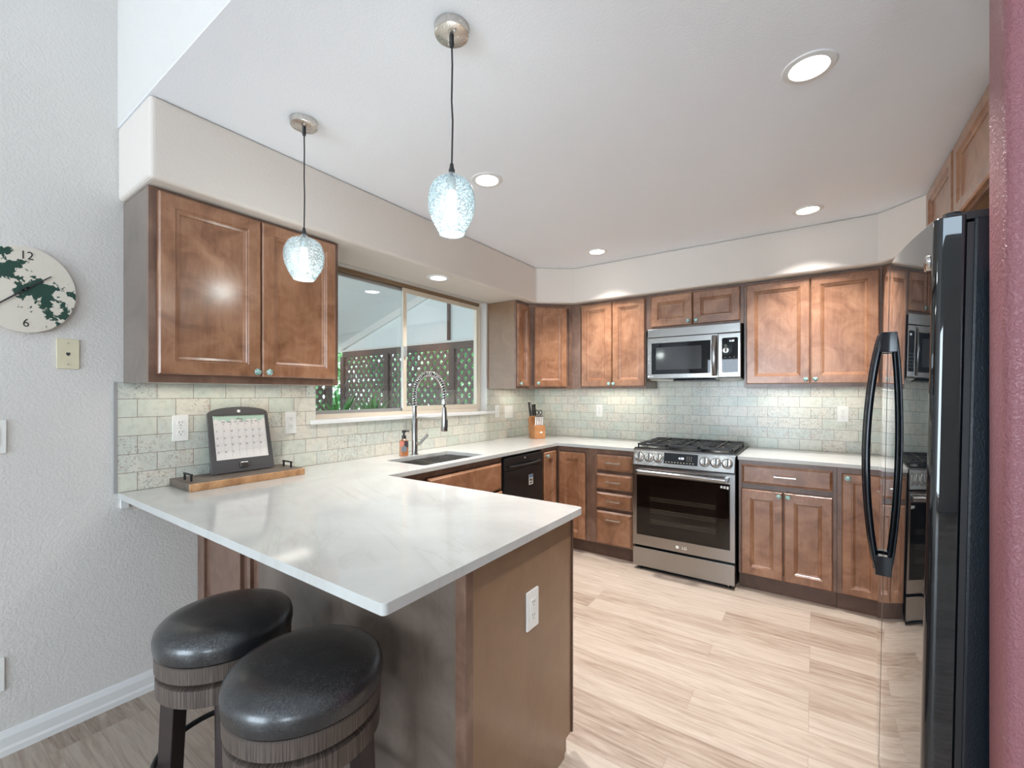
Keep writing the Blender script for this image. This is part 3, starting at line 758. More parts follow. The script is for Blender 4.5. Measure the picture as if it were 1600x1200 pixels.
# control panel leaning back
pp = [(yf-0.004, 0.800), (yf+0.060, 0.800), (yf+0.060, 0.918), (yf+0.030, 0.918)]
rp(MB().prism(pp, x0, x1, 'x'), 'control_panel', M['steel'], bev=0.003)
tilt = math.atan2(0.034, 0.118)
def on_panel(x, s_):          # point on the leaning front; s_ from 0 bottom to 1 top
    return (x+RX, yf-0.004+0.034*s_+RY, 0.800+0.118*s_)
def knob_range(x):
    p = on_panel(x, 0.50)
    k = MB().lathe([(0.031, 0.0), (0.031, -0.004), (0.027, -0.006), (0.026, -0.028), (0.023, -0.031)], (0,0,0), 28, 0, True, 'y')
    k.lathe([(0.0355, 0.001), (0.0355, -0.003), (0.031, -0.0035)], (0,0,0), 28, 1, True, 'y')
    o = k.build('burner_knob', [M['steelv'], M['black']], rg, loc=p, rot=(-tilt, 0, 0))
    g = MB().box(-0.008, 0.008, -0.044, -0.030, -0.025, 0.025).build('grip', M['steel'], o, bev=0.003)
    g2 = MB().box(0.008, 0.0105, -0.044, -0.030, -0.025, 0.025).build('grip_shadow_side', M['black'], o)
for kx in (-1.105, -1.031, -0.960, -0.638, -0.567, -0.493): knob_range(kx)
p = on_panel(-0.803, 0.55)
dsp = MB().box(-0.118, 0.118, -0.003, 0.0, -0.040, 0.040).build('display', M['mwglass'], rg, loc=p, rot=(-tilt, 0, 0))
text_mesh('clock_digits', '4:30', 0.022, M['digits'], dsp, (0.005, -0.0038, 0.004), (R90, 0, 0))
dt = MB()
for k in range(10): dt.box(-0.105+k*0.021, -0.096+k*0.021, -0.0036, -0.003, -0.029, -0.026)
for k in range(4):
    for j in range(3): dt.box(0.045+j*0.014, 0.048+j*0.014, -0.0036, -0.003, -0.012+k*0.010, -0.009+k*0.010)
dt.build('touch_keys', M['beige'], dsp)
# cooktop, burners, cast iron grates
rp(MB().box(x0-0.004, x1+0.004, yf+0.028, YB-0.045, 0.905, 0.921), 'cooktop', M['steel'], bev=0.003)
rp(MB().box(x0+0.012, x1-0.012, yf+0.050, YB-0.07, 0.921, 0.9235), 'cooktop_well', M['black'])
rp(MB().box(x0+0.004, x1-0.004, yf+0.030, yf+0.052, 0.921, 0.929), 'cooktop_lip', M['black'])
for bx, by, br_ in ((-1.03, 3.46, 0.045), (-1.03, 3.77, 0.036), (-0.80, 3.62, 0.050), (-0.57, 3.46, 0.050), (-0.57, 3.77, 0.036)):
    b1 = rp(MB().lathe([(br_+0.012, 0.9235), (br_+0.010, 0.932), (br_*0.9, 0.935)], (bx, by, 0), 28), 'burner', M['steelv'])
    rp(MB().lathe([(br_*0.8, 0.934), (br_*0.8, 0.942), (br_*0.6, 0.944)], (bx, by, 0), 28), 'burner_cap', M['iron'], b1)
def grate(gx0, gx1):
    g = MB(); y0_, y1_ = yf+0.060, YB-0.085; zt = 0.962; w_ = 0.011
    for x in (gx0, gx1-w_): g.box(x, x+w_, y0_, y1_, zt-0.020, zt-0.004)
    for y in (y0_, (y0_+y1_)/2-w_/2, y1_-w_): g.box(gx0, gx1, y, y+w_, zt-0.020, zt-0.003)
    for x in (gx0, gx1-w_):
        for y in (y0_, y1_-w_): g.box(x, x+w_, y, y+w_, 0.9235, zt-0.02)
    gm = (gx0+gx1)/2
    g.box(gm-w_/2, gm+w_/2, y0_, y1_, zt-0.014, zt)
    for y in (y0_+0.135, y1_-0.135):
        g.box(gx0, gm-0.03, y-w_/2, y+w_/2, zt-0.014, zt); g.box(gm+0.03, gx1, y-w_/2, y+w_/2, zt-0.014, zt)
    for y in (y0_+0.07, y1_-0.07, y0_+0.20, y1_-0.20):
        g.box(gx0, gx0+0.05, y-w_/2, y+w_/2, zt-0.014, zt); g.box(gx1-0.05, gx1, y-w_/2, y+w_/2, zt-0.014, zt)
    return rp(g, 'grate', M['iron'], bev=0.002)
grate(-1.135, -0.915); grate(-0.909, -0.689); grate(-0.683, -0.463)
gd = rp(MB().box(-0.675, -0.471, yf+0.075, YB-0.10, 0.9625, 0.966), 'griddle_ribs', M['iron'])
bpy.data.objects.remove(gd)

# ------------------------------------------------------------------ microwave
mw = thing('over_range_microwave', 'stainless over-the-range microwave with black glass door', 'microwave', (-0.79, 3.58, 1.45))
def mp_(mb, name, mat, parent=None, bev=0.0):
    mb.v = [(v[0]+0.79, v[1]-3.58, v[2]-1.45) for v in mb.v]
    return mb.build(name, mat, parent or mw, bev=bev)
mx0, mx1, mf_ = -1.132, -0.446, 3.580
mp_(MB().box(mx0+0.004, mx1-0.002, mf_+0.030, YB-0.012, 1.462, 1.868), 'body', M['black'])
mp_(MB().box(mx0, mx1, mf_+0.004, mf_+0.03, 1.798, 1.869), 'vent_panel', M['steel'], bev=0.004)
dx1 = -0.600
dw = MB(); gx0, gx1, gz0, gz1 = -1.098, -0.650, 1.500, 1.752
dw.box(mx0, dx1, mf_, mf_+0.029, 1.468, gz0); dw.box(mx0, dx1, mf_, mf_+0.029, gz1, 1.794)
dw.box(mx0, gx0, mf_, mf_+0.029, gz0, gz1); dw.box(gx1, dx1, mf_, mf_+0.029, gz0, gz1)
md_ = mp_(dw, 'microwave_door', M['steel'])
mp_(MB().prism(rrect(gx0, gx1, gz0, gz1, 0.012, 4), mf_+0.002, mf_+0.02, 'y'), 'door_glass', M['mwglass'], md_)
wn = plain('grey_mesh_screen', (0.035, 0.037, 0.040, 1), 0.08, 0.0)
mp_(MB().prism(rrect(gx0+0.035, gx1-0.065, gz0+0.035, gz1-0.035, 0.004, 2), mf_+0.0012, mf_+0.003, 'y'), 'viewing_screen', wn, md_)
hh = MB(); q = []
for i in range(13):
    s_ = i/12; q.append((-0.622, mf_-0.012-0.028*math.sin(PI*s_), 1.480+s_*(0.300)))
hh.tube(q, 0.012, 12); hh.v = [(-0.622+(v[0]+0.622)*1.5, v[1], v[2]) for v in hh.v]
hh.box(-0.632, -0.612, mf_-0.014, mf_+0.002, 1.480, 1.500); hh.box(-0.632, -0.612, mf_-0.014, mf_+0.002, 1.760, 1.780)
mp_(hh, 'door_handle', M['steel'], md_)
cp_ = mp_(MB().box(-0.597, mx1, mf_+0.001, mf_+0.029, 1.468, 1.794), 'control_panel', M['steel'], bev=0.003)
mp_(MB().prism(rrect(-0.572, -0.463, 1.500, 1.760, 0.010, 4), mf_-0.0005, mf_+0.003, 'y'), 'keypad', M['mwglass'], cp_)
text_mesh('clock_digits', '4:30', 0.020, M['digits'], cp_, (-0.505+0.79, -0.0012, 0.285), (R90, 0, 0))
ky = MB()
for r_ in range(5):
    for k in range(3): ky.box(-0.552+k*0.030, -0.545+k*0.030, mf_-0.0012, mf_-0.0004, 1.525+r_*0.022, 1.529+r_*0.022)
mp_(ky, 'key_marks', plain('grey_marks', (0.25, 0.25, 0.27, 1), 0.5), cp_)
mp_(MB().prism([(mf_+0.012, 1.468), (mf_+0.10, 1.452), (YB-0.02, 1.452), (YB-0.02, 1.468)], mx0+0.004, mx1-0.004, 'x'), 'underside', M['steelv'])
for a, b_ in ((-1.08, -0.96), (-0.60, -0.48)):
    mp_(MB().box(a, b_, mf_+0.10, mf_+0.16, 1.449, 1.4525), 'lamp_lens', M['white'])
mp_(MB().box(-0.94, -0.63, mf_+0.05, mf_+0.28, 1.444, 1.454), 'grease_filter', M['black'], bev=0.003)
text_mesh('brand_mark', 'LG', 0.020, M['outlet'], md_, (-1.096+0.79, -0.0008, 0.034), (R90, 0, 0))
mp_(MB().lathe([(0.0075, mf_-0.0012), (0.0082, mf_)], (-1.120, 0, 1.484), 16, 0, False, 'y'), 'brand_disc', M['outlet'], md_)

# ------------------------------------------------------------------ dishwasher
dwh = thing('dishwasher', 'built-in black dishwasher with a small blue and white magnet', 'dishwasher', (XC, 2.835, 0), R90)
w2 = 0.270
MB().box(-w2, w2, 0.02, 0.56, 0.10, 0.872).build('body', M['black'], dwh)
dd_ = MB().box(-w2, w2, -0.020, 0.02, 0.112, 0.770).build('door', M['black'], dwh, bev=0.004)
MB().box(-w2, w2, -0.020, 0.02, 0.774, 0.870).build('control_panel', M['black'], dwh, bev=0.004)
MB().box(-w2, w2, 0.05, 0.06, 0.0, 0.10).build('kick_plate', M['black'], dwh)
hq = [( -0.22+0.44*i/10, -0.020-0.030*math.sin(PI*i/10)-0.004, 0.800) for i in range(11)]
MB().tube(hq, 0.010, 10).build('handle', M['black'], dwh)
text_mesh('brand_mark', 'LG', 0.016, M['outlet'], dwh, (0.0, -0.0212, 0.848), (R90, 0, 0))
mg = MB(); mg.box(0.055, 0.115, -0.0222, -0.0202, 0.625, 0.705, 0); mg.box(0.057, 0.113, -0.0228, -0.0222, 0.680, 0.703, 1)
for k, (a, b_, c_, d_) in enumerate(((0.064, 0.084, 0.655, 0.672), (0.088, 0.106, 0.650, 0.668), (0.066, 0.104, 0.633, 0.644))): mg.box(a, b_, -0.0228, -0.0222, c_, d_, 2)
mg.build('magnet', [M['outlet'], plain('magnet_blue', srgb(110, 150, 190), 0.4), plain('magnet_grey', srgb(70, 74, 80), 0.5)], dd_)

# ------------------------------------------------------------------ refrigerator
FY0, FY1 = 1.480, 2.390; FM = 1.935; FXE, FXM = 0.2166, 0.178
fg = thing('refrigerator', 'tall glossy black side-by-side refrigerator beside burgundy wall end', 'refrigerator', (0.283, FM, 0), rot=(0, math.radians(1.0), 0))
def fp(mb, name, mat, parent=None, bev=0.0, z=0):
    mb.v = [(v[0]-0.283, v[1]-FM, v[2]) for v in mb.v]
    return mb.build(name, mat, parent or fg, bev=bev)
Z0f = 0.0
fp(MB().box(0.283, XR-0.06, FY0, FY1, 0.03, 1.765), 'cabinet_body', M['fside'], bev=0.006)
fp(MB().box(0.272, 0.284, FY0+0.004, FY1-0.004, 0.10, 1.755), 'gasket', M['bplastic'])
fp(MB().box(0.245, 0.286, FY0+0.01, FY1-0.01, 0.02, 0.085), 'kick_grille', M['bplastic'])
def fx(y):
    u = (y-FM)/(FY1-FM); return FXM + (FXE-FXM)*u*u
def fdoor(y0, y1, near):
    n = 14; pts = []
    ys = [y0+(y1-y0)*i/n for i in range(n+1)]
    front = [(fx(y), y) for y in ys]
    r_ = 0.022
    # the outer corner is rounded back to the door's side
    if near:
        cxn = fx(y0+r_)+r_
        front = [(cxn - r_*math.sin(a), y0+r_ - r_*math.cos(a)) for a in [PI/2*i/6 for i in range(7)]] + [p_ for p_ in front if p_[1] > y0+r_+0.004]
        front = front[:-1] + [(fx(y1)+0.001, y1-0.002), (fx(y1)+0.006, y1)]
    else:
        cxn = fx(y1-r_)+r_
        front = [p_ for p_ in front if p_[1] < y1-r_-0.004] + [(cxn - r_*math.cos(a), y1-r_ + r_*math.sin(a)) for a in [PI/2*i/6 for i in range(7)]]
        front = [(fx(y0)+0.006, y0), (fx(y0)+0.001, y0+0.002)] + front[1:]
    pts = front + [(0.270, y1), (0.270, y0)]
    m_ = MB().prism(pts, 0.095, 1.775, 'z', 0, True)
    return m_
dn = fp(fdoor(FY0, FM-0.003, True), 'door', M['fridge'])
df = fp(fdoor(FM+0.003, FY1, False), 'door', M['fridge'])
for o in (dn, df):
    md = o.modifiers.new('bevel', 'BEVEL'); md.width = 0.003; md.segments = 2; md.limit_method = 'ANGLE'; md.angle_limit = math.radians(60)
def fhandle(y, par):
    q = []; n = 24
    for i in range(n+1):
        s_ = i/n; z = 0.752+0.790*s_
        bow = math.sin(PI*s_)**0.75
        q.append((fx(y)-0.016-0.036*bow, y, z))
    h_ = MB().tube(q, 0.0095, 12)
    h_.v = [(v[0], y+(v[1]-y)*1.25, v[2]) for v in h_.v]
    for z0_, z1_ in ((0.735, 0.800), (1.478, 1.545)):
        h_.box(fx(y)-0.024, fx(y)+0.002, y-0.014, y+0.014, z0_, z1_)
    return fp(h_, 'handle', M['hblack'], par, bev=0.002)
fhandle(FM-0.034, dn); fhandle(FM+0.034, df)
bd = MB().lathe([(0.017, fx(1.53)-0.004), (0.021, fx(1.53)-0.002), (0.021, fx(1.53)+0.003)], (0, 1.525, 1.675), 28, 0, True, 'x')
bd.lathe([(0.014, fx(1.53)-0.0048), (0.015, fx(1.53)-0.0042)], (0, 1.525, 1.675), 28, 1, True, 'x')
fp(bd, 'badge', [M['chrome'], M['dchrome']], dn)
for y in (FY0+0.06, FY1-0.06):
    hm_ = MB().box(0.235, 0.330, y-0.045, y+0.045, 1.766, 1.784); hm_.lathe([(0.020, 1.784), (0.018, 1.797), (0.008, 1.801)], (0.255, y, 0), 16)
    hm_.lathe([(0.006, 1.784), (0.006, 1.790)], (0.31, y-0.015, 0), 10)
    fp(hm_, 'hinge_cover', M['bplastic'])
for bx_, by_ in ((0.40, 1.53), (0.52, 1.56)):
    fp(MB().lathe([(0.007, 1.765), (0.007, 1.772), (0.004, 1.774)], (bx_, by_, 0), 10), 'top_screw', M['outlet'])

# ------------------------------------------------------------------ bar stools
def leather():
    m, t, b = nt('worn_black_leather'); mp = mapping(t, (1,1,1))
    n1 = noise(t, mp.outputs[0], 8, 4, 0.6); n2 = noise(t, mp.outputs[0], 55, 4, 0.7, 2.5); n3 = noise(t, mp.outputs[0], 300, 2)
    scr = ramp(t, math_(t, 'ABSOLUTE', math_(t, 'SUBTRACT', n2.outputs['Fac'], 0.5)), [(0.0, (1,1,1,1)), (0.022, (0,0,0,1))])
    big = ramp(t, n1.outputs['Fac'], [(0.42, (0,0,0,1)), (0.62, (1,1,1,1))])
    c = mix(t, math_(t, 'MULTIPLY', math_(t, 'MULTIPLY', scr.outputs[0], big.outputs[0]), 0.8), (0.013, 0.014, 0.016, 1), (0.16, 0.15, 0.14, 1))
    t.links.new(c, b.inputs['Base Color']); setin(b, Roughness=0.36, Coat_Weight=0.6, Coat_Roughness=0.2)
    bump(t, b, n3.outputs['Fac'], 0.25, 0.0008); return m
M['leather'] = leather()
def rim_wood():
    m, t, b = nt('grey_brown_rim_wood')
    tc = N(t, 'ShaderNodeTexCoord'); sp = N(t, 'ShaderNodeSeparateXYZ'); t.links.new(tc.outputs['Object'], sp.inputs[0])
    ang = math_(t, 'ARCTAN2', sp.outputs[1], sp.outputs[0])
    cb = N(t, 'ShaderNodeCombineXYZ'); t.links.new(math_(t, 'MULTIPLY', ang, 14.0), cb.inputs[0]); t.links.new(sp.outputs[2], cb.inputs[1])
    n = noise(t, cb.outputs[0], 5.0, 3, 0.7)
    n2 = noise(t, tc.outputs['Object'], 14, 2)
    r = ramp(t, n.outputs['Fac'], [(0.36, srgb(48, 40, 36)), (0.5, srgb(80, 69, 62)), (0.66, srgb(112, 99, 90))])
    t.links.new(r.outputs[0], b.inputs['Base Color']); setin(b, Roughness=0.45); bump(t, b, n.outputs['Fac'], 0.3, 0.001); return m
M['rim'] = rim_wood()
M['legw'] = wood('dark_stool_wood', srgb(40, 32, 32), srgb(50, 41, 40), srgb(60, 49, 47), coat=0.1, rnd=0.03)
def stool(x, y, R, label, rz):
    t_ = thing('bar_stool', label, 'stool', (x, y, 0), rz, 'round swivel bar stools at the peninsula')
    z = 0.650; k = R/0.184
    MB().lathe([(0.165*k, z-0.052), (0.181*k, z-0.044), (0.1835*k, z-0.030), (0.184*k, z-0.012), (0.180*k, z+0.004), (0.168*k, z+0.017), (0.145*k, z+0.026), (0.11*k, z+0.031), (0.06*k, z+0.034), (0.002, z+0.035)], (0,0,0), 64).build('seat_cushion', M['leather'], t_)
    MB().lathe([(0.170*k, z-0.096), (0.179*k, z-0.093), (0.1795*k, z-0.053), (0.176*k, z-0.050)], (0,0,0), 64).build('seat_ring', M['rim'], t_)
    MB().lathe([(0.150*k, z-0.110), (0.150*k, z-0.095)], (0,0,0), 48).build('swivel_plate', M['mblack'], t_)
    MB().lathe([(0.168*k, z-0.162), (0.176*k, z-0.159), (0.176*k, z-0.112), (0.168*k, z-0.108)], (0,0,0), 64).build('apron_ring', M['rim'], t_)
    for i in range(4):
        a = PI/4 + i*PI/2; lm = MB(); zt_ = z-0.163
        r0, r1 = 0.130*k, 0.150*k; a2 = a+PI/4
        vs = []
        for (r_, z_, hw) in ((r1, 0.0, 0.021), (r0, zt_, 0.0235)):
            for dx, dy in ((-1,-1), (1,-1), (1,1), (-1,1)):
                vs.append((r_*math.cos(a)+hw*dx*math.cos(a2)-hw*dy*math.sin(a2), r_*math.sin(a)+hw*dx*math.sin(a2)+hw*dy*math.cos(a2), z_))
        lm.add(vs, [(3,2,1,0), (4,5,6,7), (0,1,5,4), (1,2,6,5), (2,3,7,6), (3,0,4,7)])
        lm.build('leg', M['legw'], t_, bev=0.003)
    rr_ = 0.180*k; ring = [(rr_*math.cos(2*PI*i/48), rr_*math.sin(2*PI*i/48), 0.265) for i in range(48)]
    MB().tube(ring, 0.0085, 10, closed=True).build('foot_ring', M['mblack'], t_)
    return t_
stool(-1.494, 0.606, 0.1818, 'left bar stool, farther from camera, smooth black leather seat', math.radians(-155))
stool(-1.061, 0.612, 0.1862, 'right bar stool, nearest the camera, scuffed black leather seat', 0.0)

# ------------------------------------------------------------------ outlets and switches
def plate(label, loc, rz, w, h, kind, mat='outlet', cat='outlet', name='wall_outlet'):
    t_ = thing(name, label, cat, loc, rz)
    MB().prism(rrect(-w/2, w/2, -h/2, h/2, 0.004, 3), -0.006, 0.0, 'y').build('cover_plate', M[mat], t_, bev=0.0015)
    f = MB(); d = MB()
    if kind == 'duplex':
        for s_ in (-1, 1):
            f.lathe([(0.0165, -0.0062), (0.0165, -0.0072), (0.0158, -0.0078)], (0, 0, s_*0.0215*h/0.118), 24, 0, True, 'y')
            zc = s_*0.0215*h/0.118
            d.box(-0.0075, -0.0055, -0.0083, -0.0078, zc+0.001, zc+0.009); d.box(0.0055, 0.0075, -0.0083, -0.0078, zc+0.002, zc+0.009)
            d.lathe([(0.0024, -0.0083), (0.0024, -0.0078)], (0, 0, zc-0.008), 10, 0, False, 'y')
        d.lathe([(0.002, -0.0066), (0.002, -0.006)], (0, 0, 0), 10, 0, False, 'y')
        f.build('receptacle', M[mat], t_); d.build('slots', M['slot'], t_)
    elif kind == 'decora':
        f.box(-0.0165*w/0.07, 0.0165*w/0.07, -0.0082, -0.006, -0.034, 0.034)
        for s_ in (-1, 1):
            zc = s_*0.021
            d.box(-0.0065, -0.0045, -0.0087, -0.0082, zc, zc+0.008); d.box(0.0045, 0.0065, -0.0087, -0.0082, zc, zc+0.007)
            d.lathe([(0.002, -0.0087), (0.002, -0.0082)], (0, 0, zc-0.007), 8, 0, False, 'y')
        f.box(-0.006, 0.006, -0.009, -0.0082, -0.005, 0.005)
        f.build('receptacle', M[mat], t_, bev=0.0008); d.build('slots', M['slot'], t_)
    elif kind == 'switches':
        for s_ in (-1, 1):
            o = MB().box(s_*w*0.24-0.005, s_*w*0.24+0.005, -0.014, -0.006, -0.004, 0.012).build('toggle', M[mat], t_, bev=0.001)
            d.box(s_*w*0.24-0.0065, s_*w*0.24+0.0065, -0.0064, -0.006, -0.013, 0.013)
        d.build('toggle_slots', M['beige'], t_)
    elif kind == 'phone':
        d.box(-0.006, 0.006, -0.0066, -0.006, -0.004, 0.005); d.box(-0.003, 0.003, -0.0066, -0.006, -0.008, -0.004)
        d.build('jack', M['slot'], t_)
        s = MB()
        for s_ in (-1, 1): s.lathe([(0.003, -0.0075), (0.003, -0.006)], (0, 0, s_*0.042), 10, 0, False, 'y')
        s.build('screws', M['steelv'], t_)
    elif kind == 'rocker':
        f.box(-0.016, 0.016, -0.0085, -0.006, -0.033, 0.033); f.build('rocker', M[mat], t_, bev=0.001)
    return t_
TX = XL+e
plate('white duplex outlet on the tiles left of the calendar', (TX, 0.801, 1.180), R90, 0.063, 0.122, 'duplex')
plate('white outlet on the tiles between calendar and window sill', (TX, 1.328, 1.177), R90, 0.063, 0.124, 'decora')
plate('white outlet on the tiles just right of the window', (TX, 3.302, 1.177), R90, 0.062, 0.117, 'decora')
plate('white double toggle switch plate left of the knife block', (TX, 3.493, 1.166), R90, 0.128, 0.118, 'switches', name='light_switch', cat='light switch')
plate('white outlet on back wall tiles left of the range', (-1.725, YB-e, 1.178), 0, 0.066, 0.117, 'duplex')
plate('white outlet on back wall tiles right of the microwave', (0.170, YB-e, 1.194), 0, 0.066, 0.115, 'duplex')
plate('white outlet on the brown peninsula end panel', (-0.757, 1.200, 0.644), R90, 0.070, 0.125, 'decora')
plate('beige telephone jack plate under the clock', (XL, 0.425, 1.503), R90, 0.066, 0.121, 'phone', 'beige', 'wall plate', 'phone_jack')
plate('white switch plate at left photo edge, below the phone jack', (XL, 0.229, 1.183), R90, 0.066, 0.124, 'rocker', name='light_switch', cat='light switch')
plate('white outlet plate low on the wall above the baseboard', (XL, 0.225, 0.302), R90, 0.066, 0.123, 'duplex')

# ------------------------------------------------------------------ wall clock
def clock_face():
    m, t, b = nt('lake_map_wood')
    tc = N(t, 'ShaderNodeTexCoord'); sp = N(t, 'ShaderNodeSeparateXYZ'); t.links.new(tc.outputs['Object'], sp.inputs[0])
    X_, Z_ = sp.outputs[0], sp.outputs[2]
    n1 = noise(t, tc.outputs['Object'], 22, 6, 0.62, 0.3); n2 = noise(t, tc.outputs['Object'], 9, 3, 0.5)
    d = math_(t, 'ABSOLUTE', math_(t, 'ADD', math_(t, 'ADD', math_(t, 'MULTIPLY', X_, 0.66), math_(t, 'MULTIPLY', Z_, 0.75)), -0.014))
    w_ = math_(t, 'SUBTRACT', 0.60, math_(t, 'MULTIPLY', d, 5.6))
    f = math_(t, 'SUBTRACT', math_(t, 'ADD', math_(t, 'MULTIPLY', n1.outputs['Fac'], 1.5), math_(t, 'MULTIPLY', w_, 0.66)), 0.80)
    water = ramp(t, f, [(0.205, (0,0,0,1)), (0.215, (1,1,1,1))])
    ct_ = math_(t, 'FRACT', math_(t, 'MULTIPLY', n2.outputs['Fac'], 11.0))
    cont = ramp(t, ct_, [(0.0, (1,1,1,1)), (0.05, (0,0,0,1))])
    base = mix(t, math_(t, 'MULTIPLY', cont.outputs[0], 0.22), srgb(216, 208, 194), srgb(150, 128, 108))
    c = mix(t, water.outputs[0], base, srgb(26, 64, 52))
    t.links.new(c, b.inputs['Base Color']); setin(b, Roughness=0.55); return m
ck = thing('wall_clock', 'round pale wooden wall clock with dark green lake map', 'clock', (XL, 0.307, 1.738), R90)
cy_ = MB().lathe([(1.0, -0.019), (1.0, -0.001), (0.99, 0.0)], (0,0,0), 72, 0, True, 'y')
cy_.v = [(v[0]*0.138, v[1], v[2]*0.163) for v in cy_.v]
cy_.build('clock_face', clock_face(), ck)
ink = plain('dark_ink', srgb(40, 42, 38), 0.6)
for tx_, dx_, dz_ in (('12', 0.004, 0.128), ('6', 0.002, -0.128)):
    o = text_mesh('numeral', tx_, 0.044, ink, ck, (dx_, -0.0195, dz_), (R90, 0, 0), sx=0.85)
def hand(x_, z_, w_, back):
    L = math.hypot(x_, z_); u = (x_/L, z_/L); n_ = (-u[1], u[0])
    a = (-u[0]*back, -u[1]*back); t1 = (x_, z_)
    pts = [(a[0]+n_[0]*w_, a[1]+n_[1]*w_), (a[0]-n_[0]*w_, a[1]-n_[1]*w_), (t1[0]-n_[0]*w_*0.5, t1[1]-n_[1]*w_*0.5), (t1[0]+n_[0]*w_*0.5, t1[1]+n_[1]*w_*0.5)]
    return MB().prism(pts, -0.0245, -0.0232, 'y').build('clock_hand', M['bplastic'], ck)
hand(0.068, 0.062, 0.0034, 0.01); hand(-0.092, -0.090, 0.0034, 0.012)
MB().lathe([(0.005, -0.026), (0.006, -0.0195)], (0,0,0), 14, 0, True, 'y').build('hand_pin', M['bplastic'], ck)

# ------------------------------------------------------------------ counter items
tr = thing('serving_tray', 'long dark board with raw wood front edge and black handles', 'tray', (-2.345, 1.02, ZC))
tw = wood('live_edge_wood', srgb(120, 84, 54), srgb(172, 128, 88), srgb(202, 160, 116), coat=0.0, grain=(1, 9, 9), rough=0.55)
tg = wood('grey_tray_wood', srgb(84, 74, 66), srgb(100, 89, 80), srgb(114, 103, 94), coat=0.0, grain=(8, 1, 8), rough=0.5)
b_ = MB(); b_.box(-0.122, 0.105, -0.262, 0.256, 0.0, 0.034)
b_.build('board', tg, tr, bev=0.002)
b_ = MB(); b_.box(0.105, 0.118, -0.262, 0.256, 0.0, 0.033)
b_.build('front_edge', tw, tr, bev=0.002)
for y_ in (-0.232, 0.222):
    h_ = MB(); h_.box(-0.042, 0.052, y_-0.004, y_+0.004, 0.060, 0.067); h_.box(-0.036, -0.028, y_-0.004, y_+0.004, 0.034, 0.062); h_.box(0.038, 0.046, y_-0.004, y_+0.004, 0.034, 0.062)
    h_.build('handle', M['mblack'], tr, bev=0.001)
# calendar holder leaning against the tiles
Wc, Hc = 0.300, 0.335
ch = thing('calendar_holder', 'dark grey arched board holding a wall calendar on the tray', 'display board', (-2.372, 1.040, ZC+0.0375), 0)
ch.rotation_euler = (0, 0, 0)
lean = math.atan2(0.075, 0.33)
ch.rotation_euler = Matrix.Rotation(R90, 3, 'Z').to_4x4().to_euler()
ch.rotation_euler = (Matrix.Rotation(R90, 4, 'Z') @ Matrix.Rotation(-lean, 4, 'X')).to_euler()
pts = [(-0.148, 0), (0.148, 0), (0.142, 0.295)] + [(0.142*math.cos(a)*1.0, 0.297+0.034*math.sin(a)) for a in [PI*i/16 for i in range(1, 16)]] + [(-0.142, 0.295)]
MB().prism(pts, -0.006, 0.006, 'y').build('board', plain('charcoal_board', srgb(78, 76, 76), 0.45), ch, bev=0.002)
MB().lathe([(0.007, -0.009), (0.008, -0.006)], (0.0, 0, 0.308), 16, 0, True, 'y').build('hook', M['outlet'], ch)
MB().box(-0.020, 0.018, -0.016, -0.006, 0.022, 0.046).build('clip', M['dchrome'], ch, bev=0.002)
cal = thing('wall_calendar', 'spiral calendar page open to a month grid on the grey board', 'calendar', tuple(ch.location), 0)
cal.rotation_euler = ch.rotation_euler.copy()
MB().box(-0.120, 0.122, -0.0085, -0.0065, 0.066, 0.286).build('page', plain('calendar_paper', srgb(226, 220, 214), 0.7), cal)
hd = MB(); pts = [(-0.120, 0.286), (-0.120, 0.262)] + [(-0.120+0.242*i/24, 0.262+0.006*math.sin(i*1.7)+0.004*math.sin(i*0.8)) for i in range(1, 24)] + [(0.122, 0.268), (0.122, 0.286)]
hd.prism(pts, -0.0092, -0.0085, 'y').build('header_wash', plain('sage_wash', srgb(176, 200, 182), 0.7), cal)
rg_ = MB()
for i in range(30): rg_.box(-0.114+i*0.0079, -0.111+i*0.0079, -0.0105, -0.008, 0.281, 0.289)
rg_.build('spiral', M['bplastic'], cal)
gi = plain('calendar_ink', srgb(84, 82, 84), 0.7); gl_ = plain('calendar_lines', srgb(196, 192, 190), 0.7)
gr = MB()
for i in range(6): gr.box(-0.116, 0.118, -0.0090, -0.0085, 0.076+i*0.0345, 0.0765+i*0.0345)
for i in range(8): gr.box(-0.116+i*0.0334, -0.1155+i*0.0334, -0.0090, -0.0085, 0.076, 0.2485)
gr.build('grid_lines', gl_, cal)
text_mesh('month_title', 'May', 0.018, gi, cal, (0.0, -0.0094, 0.267), (R90, 0, 0), 0.0002)
text_mesh('day_names', 'SUN    MON    TUE    WED    THU    FRI    SAT', 0.0085, gi, cal, (0.0, -0.0092, 0.2535), (R90, 0, 0), 0.0002, sx=1.0)
for r_ in range(5):
    ds = [d_ for d_ in range(r_*7+1, r_*7+8) if d_ <= 31]
    body = '\n'.join([''])
    for j, d_ in enumerate(ds):
        pass
nums = []
dgp = None
for r_ in range(5):
    for j in range(7):
        d_ = r_*7+j+1
        if d_ <= 31:
            o = text_mesh('date', str(d_), 0.0088, gi, None, (-0.110+j*0.0334, -0.0092, 0.2415-r_*0.0345), (R90, 0, 0), 0.0002)
            nums.append(o)
bm = bmesh.new()
for o in nums:
    me = o.data; me.transform(o.matrix_basis); bm.from_mesh(me)
me = bpy.data.meshes.new('dates'); bm.to_mesh(me); bm.free(); me.materials.append(gi)
for o in nums: bpy.data.objects.remove(o)
do = bpy.data.objects.new('printed_dates', me); C.objects.link(do); do.parent = cal

